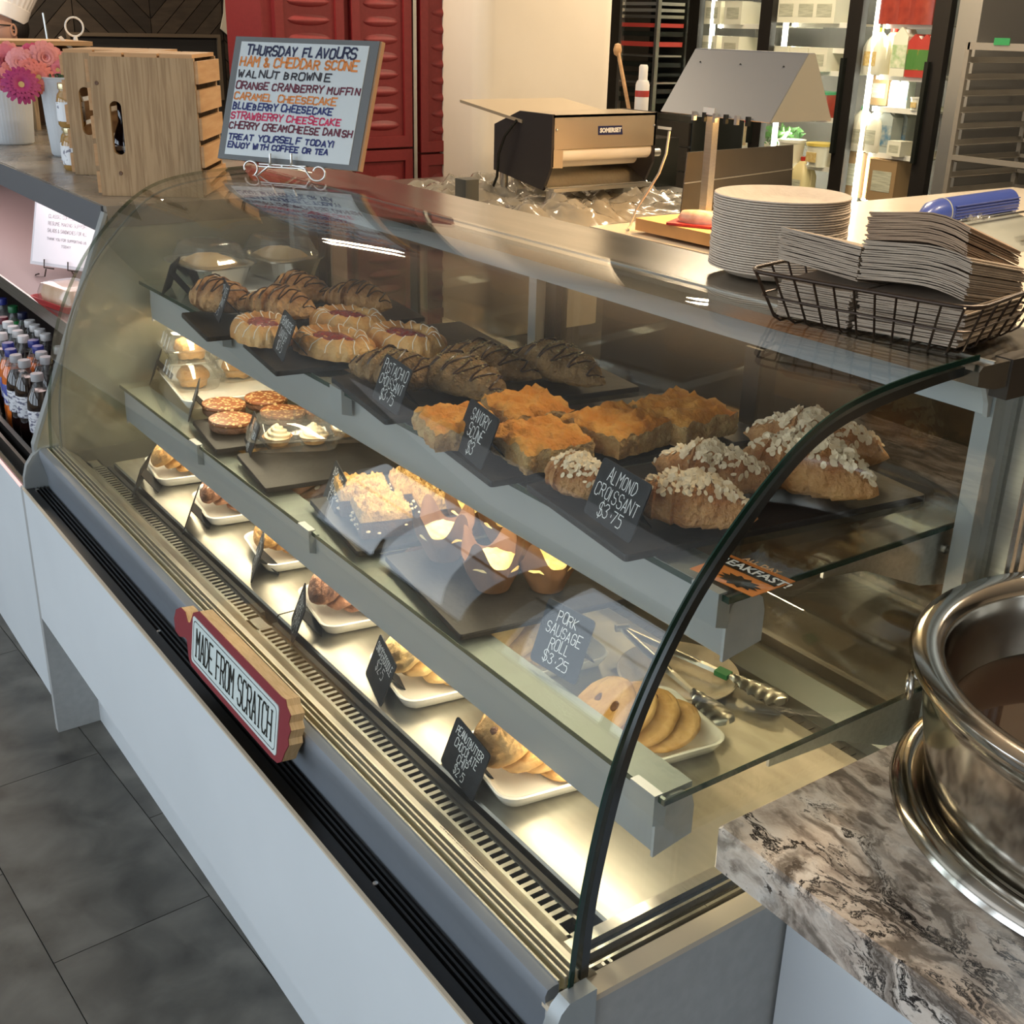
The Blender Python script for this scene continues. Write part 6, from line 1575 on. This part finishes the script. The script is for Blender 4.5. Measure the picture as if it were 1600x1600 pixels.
# chef at the far left
def chef():
    ch = thing('person', 'person in a tall white pleated chef hat and dark glasses, seen in profile', 'person')
    X_ = -6.8; hc_ = at(14, 46, x=X_); M_skin = mat('skin', (.42, .21, .13), .5, color2=(.46, .24, .16), scale=12)
    fz = hc_.z
    # body: one continuous skinned figure
    me = bpy.data.meshes.new('body'); cx, cy = hc_.x, hc_.y
    V = [(0, 0, -.62), (0, 0, -.45), (0, 0, -.28), (0, 0, -.16), (0, -.01, -.07), (0, .19, -.22), (0, .25, -.46), (.16, .22, -.62), (0, -.19, -.22), (0, -.25, -.46), (.16, -.22, -.62), (0, .10, -.85), (0, .10, -1.28), (0, .10, -fz + .07), (0, -.10, -.85), (0, -.10, -1.28), (0, -.10, -fz + .07)]
    R_ = [.15, .14, .16, .09, .055, .07, .05, .035, .07, .05, .035, .09, .06, .045, .09, .06, .045]
    E_ = [(0, 1), (1, 2), (2, 3), (3, 4), (2, 5), (5, 6), (6, 7), (2, 8), (8, 9), (9, 10), (0, 11), (11, 12), (12, 13), (0, 14), (14, 15), (15, 16)]
    me.from_pydata([(cx + a, cy + b, fz + c_) for a, b, c_ in V], E_, []); ob = bpy.data.objects.new('body', me); COL.objects.link(ob); ob.parent = ch
    md = ob.modifiers.new('skin', 'SKIN'); sk = me.skin_vertices[0].data if me.skin_vertices else None
    if sk is None:
        bm_ = None
        try:
            import bmesh; bm_ = bmesh.new(); bm_.from_mesh(me); bm_.verts.layers.skin.verify(); bm_.to_mesh(me); bm_.free(); sk = me.skin_vertices[0].data
        except Exception: pass
    if sk:
        for i, r in enumerate(R_): sk[i].radius = (r, r)
        sk[0].use_root = True
    sb = ob.modifiers.new('sub', 'SUBSURF'); sb.levels = 2; sb.render_levels = 2
    me.materials.append(mat('black_shirt', (.015, .015, .018), .8))
    # head facing away to the left (-Y), built as one shaped surface
    def hf(u, v):
        th = PI * u; ph = 2 * PI * v; d = Vector((math.sin(th) * math.cos(ph), math.sin(th) * math.sin(ph), math.cos(th)))
        x = d.x * .076; y = d.y * .094; z_ = d.z * .115
        fr = max(-d.y, 0)                                   # face side
        if fr > .3:
            s_ = max(0, 1 - (d.x / .28) ** 2) * (fr - .3)
            y -= .030 * s_ * math.exp(-((z_ + .008) / .022) ** 2)        # nose
            y -= .010 * s_ * math.exp(-((z_ + .050) / .012) ** 2)        # lips
            y += .010 * s_ * math.exp(-((z_ - .022) / .012) ** 2)        # eye line
            y -= .010 * s_ * math.exp(-((z_ + .092) / .02) ** 2)         # chin
        if z_ < -.03: x *= 1 + (z_ + .03) * 3.2; y *= 1 + (z_ + .03) * (1.4 if d.y < 0 else 3.0)
        return (hc_.x + x, hc_.y + y, hc_.z + z_)
    part('head', MB().grid(40, 48, hf, closev=True), M_skin, ch, smooth=75)
    m = MB(); m.tube([hc_ + Vector((.075, .004 + .012 * math.cos(q), -.002 + .026 * math.sin(q))) for q in [2 * PI * k / 16 for k in range(16)]], .0065, 8, closed=True); m.lathe([(0, 0), (.012, 0), (.008, .008), (0, .008)], 10, (hc_.x + .068, hc_.y + .004, hc_.z - .004))
    part('ear', m, M_skin, ch, smooth=True)
    part('hair', MB().grid(14, 20, lambda u, v: (hc_.x + .079 * math.sin(PI * (.15 + .55 * u)) * math.cos(PI * (-.05 + 1.1 * v)), hc_.y + .014 + .086 * math.sin(PI * (.15 + .55 * u)) * math.sin(PI * (-.05 + 1.1 * v)), hc_.z + .012 + .10 * math.cos(PI * (.15 + .55 * u)))), mat('black_hair', (.01, .008, .007), .5), ch, smooth=75)
    m = MB(); m.tube([hc_ + Vector((.077, -.002, .020)), hc_ + Vector((.072, -.060, .022)), hc_ + Vector((.05, -.094, .018))], .003, 6)
    m.tube([hc_ + Vector((.036 + .022 * math.cos(q), -.100 + .004 * math.cos(q), .014 + .017 * math.sin(q))) for q in [2 * PI * k / 16 for k in range(16)]], .0025, 6, closed=True); part('glasses', m, M_gasket, ch, smooth=True)
    hz = hc_.z + .050
    tl = Matrix.Translation((hc_.x, hc_.y, hz)) @ Matrix.Rotation(math.radians(-24), 4, 'X')
    m = MB().lathe([(.088, 0), (.092, .002), (.095, .068), (.090, .070), (.086, .01)], 48); xform(m, tl); part('hat_band', m, mat('hat_white', (.78, .74, .70), .7), ch, smooth=50)
    m = MB().lathe([(.090, .062), (.096, .10), (.104, .16), (.112, .24), (.100, .29), (.05, .31), (0, .312)], 96, wob=lambda a, i: 1 + .022 * math.sin(a * 24)); xform(m, tl); part('pleated_crown', m, MATS['hat_white'], ch, smooth=60)
chef()
# pole behind the chef
o = part('thin_pole', MB().tube([at(67, 20, x=-7.4), at(74, 62, x=-7.4), (-7.4, at(80, 62, x=-7.4).y, 0)], .007, 6), M_chrome); tag(o, 'thin pale rod standing right of the chef', 'pole')

# reach-in fridge with three glass doors
YF = 6.0
fr = thing('glass_door_fridge', 'lit three-door glass fridge full of cartons and tubs', 'fridge')
FXs = [at(p, 150, y=YF).x for p in (1078, 1188, 1324, 1456)]
xa, xb = FXs[0] - .10, FXs[3] + .12; xr = at(1512, 150, y=YF).x
M_fs = mat('fridge_steel', (.46, .46, .44), .3, .8); M_fi = mat('fridge_lining', (.55, .53, .46), .5)
part('carcass', MB().box((xa - .12, YF + .02, .0), (xa, YF + .75, 2.2)).box((xb - .03, YF + .0, 0), (xr, YF + .75, 2.2)).box((xa, YF + .70, 0), (xb, YF + .75, 2.2)).box((xa, YF + .02, 2.08), (xb, YF + .75, 2.2)).box((xa, YF + .02, 0), (xb, YF + .75, .25)), M_fs, fr)
part('lining', MB().box((xa, YF + .685, .25), (xb, YF + .70, 2.08)), mat('fridge_back_dark', (.10, .095, .08), .5), fr)
M_fg_ = glass_mat('fridge_glass', (.97, .98, .97), 1.35)
for k in range(3):
    a, b = FXs[k], FXs[k + 1]
    d = part('glass_door', MB().box((a + .03, YF + .01, .32), (b - .03, YF + .016, 2.04)), M_fg_, fr)
    m = MB(); f = .052; m.box((a - f + .0, YF - .02, .28), (a + f * .95, YF + .03, 2.08)); m.box((a, YF - .02, .28), (b, YF + .03, .34)).box((a, YF - .02, 2.02), (b, YF + .03, 2.08))
    if k == 2: m.box((b - f, YF - .02, .28), (b + f, YF + .03, 2.08))
    part('door_frame', m, M_stile, d)
    part('handle', MB().box((b - .045, YF - .05, .9), (b - .020, YF - .02, 1.45)), M_gasket, d)
    part('light_tube', MB().tube([(a + .095, YF + .07, .36), (a + .095, YF + .07, 2.0)], .018, 10), emis('fridge_tube', (1, .96, .78), 6), fr, smooth=True)
    area('fridge_light', (a + .13, YF + .10, 1.2), ((a + b) / 2, YF + .5, 1.2), .05, 1.5, 26, (1, .95, .80))
SHY = {0: (38, 92, 146, 226), 1: (36, 75, 110, 182, 258), 2: (-20, 38, 119, 170, 243)}
M_fsh = mat('fridge_shelf', (.70, .68, .56), .5)
fsz = {}
for k in range(3):
    a, b = FXs[k], FXs[k + 1]; fsz[k] = []
    for yy in SHY[k]:
        pc = [1130, 1260, 1400][k]; zz = at(pc, yy, y=YF + .10).z; fsz[k].append(zz)
        s_ = part('wire_shelf', MB().box((a + .12, YF + .10, zz - .012), (b - .06, YF + .60, zz)), M_fsh, fr)
        part('price_rail', MB().box((a + .12, YF + .094, zz - .024), (b - .06, YF + .100, zz + .006)), M_white, s_)
def jug(col, cap, lab=None):
    r = thing('milk_jug', 'x', 'jug')
    part('jug_body', MB().rings([[(x, y, z_) for x, y in rrect(-.07 + d, -.065 + d, .07 - d, .065 - d, .025, 4)] for d, z_ in ((.004, 0), (0, .01), (0, .15), (.012, .19), (.035, .225), (.045, .24))]), col, r, smooth=50)
    part('cap', MB().lathe([(0, .238), (.022, .238), (.022, .262), (0, .263)], 16), cap, r, smooth=30)
    part('handle', MB().tube([(.05, 0, .20), (.068, 0, .17), (.068, 0, .10), (.06, 0, .08)], .010, 8), col, r, smooth=True)
    if lab: part('label', MB().box((-.045, -.067, .05), (.045, -.0655, .13)), lab, r)
    return r
M_milk = mat('milk_white', (.80, .78, .66), .4); M_milk2 = mat('milk_yellow', (.72, .62, .34), .4); M_ol = mat('orange_label', (.62, .42, .14), .5, color2=(.75, .6, .3), scale=60); M_gl = mat('grey_label', (.62, .62, .5), .5, color2=(.40, .40, .32), scale=12, stretch=(1, 1, 9))
jpa = Proto(jug(M_milk, mat('yellow_cap', (.7, .5, .05), .4), M_ol)); jpb = Proto(jug(M_milk, mat('green_cap', (.05, .40, .12), .4), M_gl)); jpc = Proto(jug(M_milk2, mat('red_cap', (.5, .03, .02), .4), M_gl))
def fput(proto, px, k, si, dy, lb, sc=1.0, rz=0, grp='jugs and cartons in the fridge'):
    z_ = fsz[k][si]; x = at(px, 150, y=YF + .10 + dy).x; return proto.put((x, YF + .10 + dy, z_), rz, lb, grp, sc)
def carton(c1, c2, name='juice_carton'):
    r = thing(name, 'x', 'carton')
    part('carton_body', MB().box((-.045, -.045, 0), (.045, .045, .19)).yprism([(-.045, .19), (.045, .19), (.004, .232), (-.004, .232)], -.045, .045), c1, r)
    part('printed_band', MB().box((-.046, -.0465, .04), (.046, -.0452, .15)), c2, r); part('cap', MB().lathe([(0, 0), (.014, 0), (.014, .018), (0, .018)], 12, (.02, -.02, .205)), M_white, r); return r
c_white = Proto(carton(M_milk, mat('green_print', (.35, .5, .25), .5, color2=(.75, .75, .6), scale=30), 'milk_carton')); c_juice = Proto(carton(mat('carton_red', (.45, .04, .03), .5), mat('carton_green', (.07, .20, .04), .5, color2=(.65, .30, .05), scale=14, lo=.55, hi=.62)))
c_blue = Proto(carton(mat('carton_pale', (.45, .50, .48), .5), mat('carton_blue', (.04, .18, .34), .5, color2=(.6, .6, .5), scale=20), 'drink_carton'))
def tub(lid):
    r = thing('plastic_tub', 'x', 'tub'); part('tub_body', MB().lathe([(0, 0), (.075, 0), (.088, .13), (0, .131)], 28), M_milk, r, smooth=40); part('lid', MB().lathe([(0, .128), (.093, .128), (.094, .145), (0, .146)], 28), lid, r, smooth=30); part('label', MB().box((-.04, -.086, .03), (.04, -.080, .09)), M_ol, r); return r
t_y = Proto(tub(mat('yellow_lid', (.72, .55, .12), .4))); t_w = Proto(tub(M_white))
def square_tub(c, lid, name='food_box'):
    r = thing(name, 'x', 'food box'); part('box_body', MB().bbox((-.09, -.09, 0), (.09, .09, .14), .02), c, r, smooth=40); part('lid', MB().bbox((-.094, -.094, .14), (.094, .094, .155), .02), lid, r, smooth=40); return r
s_rg = Proto(square_tub(mat('tomato_red', (.34, .05, .03), .3, color2=(.24, .03, .02), scale=20), mat('green_lid', (.03, .28, .12), .4))); s_cr = Proto(square_tub(mat('clear_grain', (.50, .40, .26), .4, color2=(.35, .30, .22), scale=30), mat('red_lid', (.50, .03, .05), .4)))
def cbox(c, name='cardboard_box', w_=.16, h_=.14):
    r = thing(name, 'x', 'box'); part('box_body', MB().box((-w_ / 2, -.10, 0), (w_ / 2, .10, h_)), c, r); part('flap', MB().box((-w_ / 2, -.101, h_), (w_ / 2, 0, h_ + .004)), c, r); part('print', MB().box((-w_ * .35, -.102, h_ * .25), (w_ * .35, -.1003, h_ * .75)), M_gl, r); return r
b_w = Proto(cbox(mat('white_carton', (.80, .78, .66), .6))); b_k = Proto(cbox(mat('brown_carton', (.34, .22, .11), .7), w_=.2, h_=.24))
fput(jpa, 1362, 2, 2, .02, 'white jug with orange label and yellow cap, right fridge door'); fput(jpc, 1384, 2, 2, .12, 'amber jug behind the white one, right fridge door')
fput(c_white, 1404, 2, 2, .02, 'white milk carton with green print in the right fridge door', 1.15); fput(c_juice, 1425, 2, 2, .02, 'red and green juice carton, left of the pair'); fput(c_juice, 1442, 2, 2, .02, 'red and green juice carton, right of the pair')
fput(jpb, 1354, 2, 4, .02, 'milk jug with green cap, left of the pair low in the fridge'); fput(jpb, 1377, 2, 4, .04, 'milk jug with green cap, right of the pair low in the fridge')
fput(c_blue, 1398, 2, 4, .05, 'tall blue printed drink carton beside the green capped jugs', 1.1); fput(c_blue, 1421, 2, 4, .16, 'tall blue printed drink carton farther back', 1.1); fput(b_w, 1418, 2, 4, .0, 'small white box at the right of the lower fridge shelf', .6)
fput(b_k, 1383, 2, 3, .25, 'brown box on the middle shelf of the right fridge door', .7); fput(c_blue, 1402, 2, 3, .12, 'pale bottle-shaped carton on the middle right shelf, left one', .75); fput(c_blue, 1416, 2, 3, .12, 'pale bottle-shaped carton on the middle right shelf, right one', .75); fput(t_w, 1436, 2, 3, .02, 'small white tub at the right end of the middle shelf', .5)
for i, px in enumerate((1386, 1410, 1434)): fput(s_rg, px, 2, 1, .05, 'dark red tub with green lid on the top right shelf, %s' % ('left', 'middle', 'right')[i], 1.0)
for i, px in enumerate((1232, 1262, 1290)): fput(b_w, px, 1, 0, .04, 'white carton box on the top middle shelf, %s' % ('left', 'centre', 'right')[i], 1.05)
for i, px in enumerate((1226, 1256, 1286)): fput(b_w, px, 1, 2, .04, 'white carton box on the second middle shelf, %s' % ('left', 'centre', 'right')[i], .95)
fput(s_rg, 1262, 1, 3, .04, 'red food box with green lid in the middle fridge door, left', 1.0); fput(s_rg, 1288, 1, 3, .04, 'red food box with green lid in the middle fridge door, right', 1.0)
fput(t_w, 1245, 1, 4, .02, 'white tub with label low in the middle fridge door', 1.0); fput(t_y, 1292, 1, 4, .02, 'white tub with yellow lid low in the middle fridge door', 1.0)
fsz[1].append(at(1275, 318, y=YF + .1).z); fsz[2].append(at(1400, 318, y=YF + .1).z); fsz[0].append(at(1130, 300, y=YF + .1).z)
for k in (1, 2, 0): part('wire_shelf', MB().box((FXs[k] + .12, YF + .10, fsz[k][-1] - .012), (FXs[k + 1] - .06, YF + .60, fsz[k][-1])), M_fsh, fr)
fput(jpc, 1268, 1, 5, .02, 'pale yellow oil jug with red cap at the bottom of the fridge', 1.05); fput(t_w, 1243, 1, 5, .04, 'red sauce tub beside the oil jug', .8)
fput(b_k, 1362, 2, 5, .10, 'brown carton at the bottom right of the fridge, left', 1.1); fput(b_k, 1412, 2, 5, .06, 'brown carton at the bottom right of the fridge, right', 1.0); fput(b_w, 1437, 2, 5, .2, 'pale box behind the brown cartons', 1.0)
fput(s_cr, 1112, 0, 3, .04, 'clear box of dry food with a red lid, left of two', 1.1); fput(s_cr, 1142, 0, 3, .04, 'clear box of dry food with a red lid, right of two', 1.1)
fput(b_w, 1112, 0, 2, .1, 'white package in the left fridge door, middle shelf', .9); fput(c_blue, 1150, 0, 2, .08, 'blue printed package in the left fridge door', .8)
for i, px in enumerate((1116, 1150)): fput(b_w, px, 0, 1, .06, 'white package on the upper shelf of the left fridge door, %s' % ('left', 'right')[i], 1.0)
for i, px in enumerate((1118, 1150)): fput(b_w, px, 0, 0, .06, 'white package on the top shelf of the left fridge door, %s' % ('left', 'right')[i], 1.0)
gr = thing('leafy_greens', 'bunch of dark leafy greens in the middle fridge door', 'greens', (at(1225, 150, y=YF + .2).x, YF + .2, fsz[1][4] + .14)); m = MB(); rnd = random.Random(2)
for k in range(60):
    p = Vector((rnd.uniform(-.14, .14), rnd.uniform(-.08, .08), rnd.uniform(-.03, .06))); a = Vector((rnd.uniform(-1, 1), rnd.uniform(-.4, .4), rnd.uniform(-.3, .6))).normalized() * .05; b = a.cross(Vector((0, 1, 0))).normalized() * .015
    m.add([p - a, p + b, p + a, p - b], [(0, 1, 2, 3)])
part('leaves', m, mat('leaf_green', (.04, .12, .03), .6, color2=(.08, .20, .05), scale=30), gr, kind='stuff')
# wall strips and the tray rack left of the fridge
struct('wall_strip', MB().box((at(1024, 100, y=5.9).x, 5.9, 0), (at(1046, 100, y=5.9).x, 6.0, ZC)), M_wall)
rk = thing('tray_rack', 'dark rack of stacked sheet pans and trays beside the pillar', 'rack'); x0_, x1_ = at(966, 100, y=5.6).x, at(1021, 100, y=5.6).x
for x in (x0_, x1_): part('upright', MB().box((x - .012, 5.6, 0), (x + .012, 5.63, 2.2)), M_steel, rk)
part('back_sheet', MB().box((x0_, 5.87, 0), (x1_, 5.885, 2.2)), M_gasket, rk)
M_rt = mat('red_tray_plastic', (.40, .04, .03), .5)
for yy, c, t_ in ((8, M_alu2, .02), (18, M_alu2, .02), (28, M_steel, .02), (42, M_rt, .025), (56, M_gasket, .03), (72, M_rt, .03), (88, M_steel, .012), (104, M_gasket, .03), (118, M_gasket, .02), (130, M_steel, .012), (145, M_gasket, .03), (160, M_gasket, .03)):
    z_ = at(995, yy, y=5.6).z; part('tray', MB().box((x0_ + .013, 5.61, z_), (x1_ - .013, 5.86, z_ + t_)), c, rk)
sc = at(1003, 177, x=-4.45); can = thing('spray_can', 'white spray can with a red band behind the sheeter', 'spray can', (-4.47, at(1003, 150, x=-4.47).y, KZ + .13))
zc0 = at(1003, 177, x=-4.47).z - .10; zc1 = at(1003, 101, x=-4.47).z; can.location.z = zc0; hh = zc1 - zc0
part('can_body', MB().lathe([(0, 0), (.031, 0), (.033, .005), (.033, hh * .72), (.026, hh * .78), (0, hh * .79)], 24), mat('can_white', (.72, .70, .66), .4), can, smooth=40)
part('red_band', MB().lathe([(.0332, hh * .55), (.0336, hh * .56), (.0336, hh * .63), (.0332, hh * .64)], 24), M_rt, can); part('cap', MB().lathe([(0, hh * .77), (.021, hh * .77), (.021, hh * .97), (.016, hh), (0, hh)], 20), mat('can_white', (.72, .70, .66), .4), can, smooth=40)
shf = thing('utensil_box', 'low dark box holding the spray can and wooden spoon behind the sheeter', 'box'); zz = zc0
yy_ = at(1003, 150, x=-4.47).y
part('box', MB().box((-4.62, yy_ - .28, KZ - .004), (-4.30, yy_ + .10, zz)), M_gasket, shf)
sp_ = thing('wooden_spoon', 'wooden spoon leaning behind the sheeter', 'spoon'); part('handle', MB().tube([at(984, 178, x=-4.5), at(966, 82, x=-4.6)], .009, 8), M_pine2, sp_, smooth=True); part('bowl', MB().lathe([(0, -.03), (.02, -.02), (.026, 0), (.018, .025), (0, .03)], 12, tuple(at(965, 78, x=-4.6)), sx=.4), M_pine2, sp_, smooth=True)
# black drawer stack
bd = thing('black_drawer_unit', 'black drawer stack with white labels between sheeter and warmer', 'drawers'); bx0, bx1 = at(1022, 200, y=4.6).x, at(1082, 200, y=4.6).x; bz1 = at(1040, 178, y=4.6).z; bz0 = .0
part('carcass', MB().bbox((bx0, 4.6, 0), (bx1, 5.0, bz1), .02), M_gasket, bd, smooth=30)
for k in range(4):
    z0_ = bz1 - .02 - (k + 1) * .13; d = part('drawer', MB().box((bx0 + .01, 4.585, z0_), (bx1 - .01, 4.60, z0_ + .118)), M_stile, bd); part('label_strip', MB().box((bx0 + .05, 4.582, z0_ + .07), (bx0 + .16, 4.585, z0_ + .085)), M_white, d)
# bun pan rack at the right
YB = 5.72
br = thing('bun_rack', 'aluminium bun pan rack at the right with a green tape tag', 'rack'); M_ra = mat('rack_aluminium', (.33, .31, .27), .4, .6)
bx0 = at(1513, 150, y=YB).x - .08; bx0 = at(1497, 180, y=YB).x; bx1 = bx0 + .52; zt_ = at(1515, 66, y=YB).z
for x in (bx0, bx1):
    for y in (YB, YB + .62): part('upright', MB().box((x - .013, y - .013, 0), (x + .013, y + .013, zt_)), M_ra, br)
part('top_rail', MB().box((bx0, YB - .013, zt_ - .035), (bx1, YB + .013, zt_)).box((bx0, YB + .61, zt_ - .035), (bx1, YB + .63, zt_)), M_ra, br)
part('brace', MB().box((bx0, YB - .012, at(1485, 243, y=YB).z - .02), (bx1, YB + .012, at(1485, 243, y=YB).z + .006)), M_ra, br)
for k in range(14):
    z_ = zt_ - .10 - k * .083
    for x in (bx0, bx1): part('runner', MB().box((x - .003 if x == bx1 else x, YB, z_), (x + .028 if x == bx0 else x + .003, YB + .62, z_ + .004)).box((x - .002, YB, z_), (x + .002, YB + .62, z_ + .03)), M_ra, br)
    part('pan_edge', MB().box((bx0 + .02, YB + .60, z_), (bx1 - .02, YB + .61, z_ + .02)), M_ra, br)
tg_ = at(1566, 64, y=YB - .015); part('green_tag', MB().box((tg_.x - .045, YB - .018, tg_.z - .02), (tg_.x + .045, YB - .014, tg_.z + .014)), mat('green_tape', (.02, .22, .07), .5), br)
m = MB(); m.box((bx1 + .12, YB - .2, 0), (bx1 + .145, YB - .175, 1.2)); o = part('rack_post', m, M_ra); tag(o, 'single aluminium post right of the bun rack', 'post')
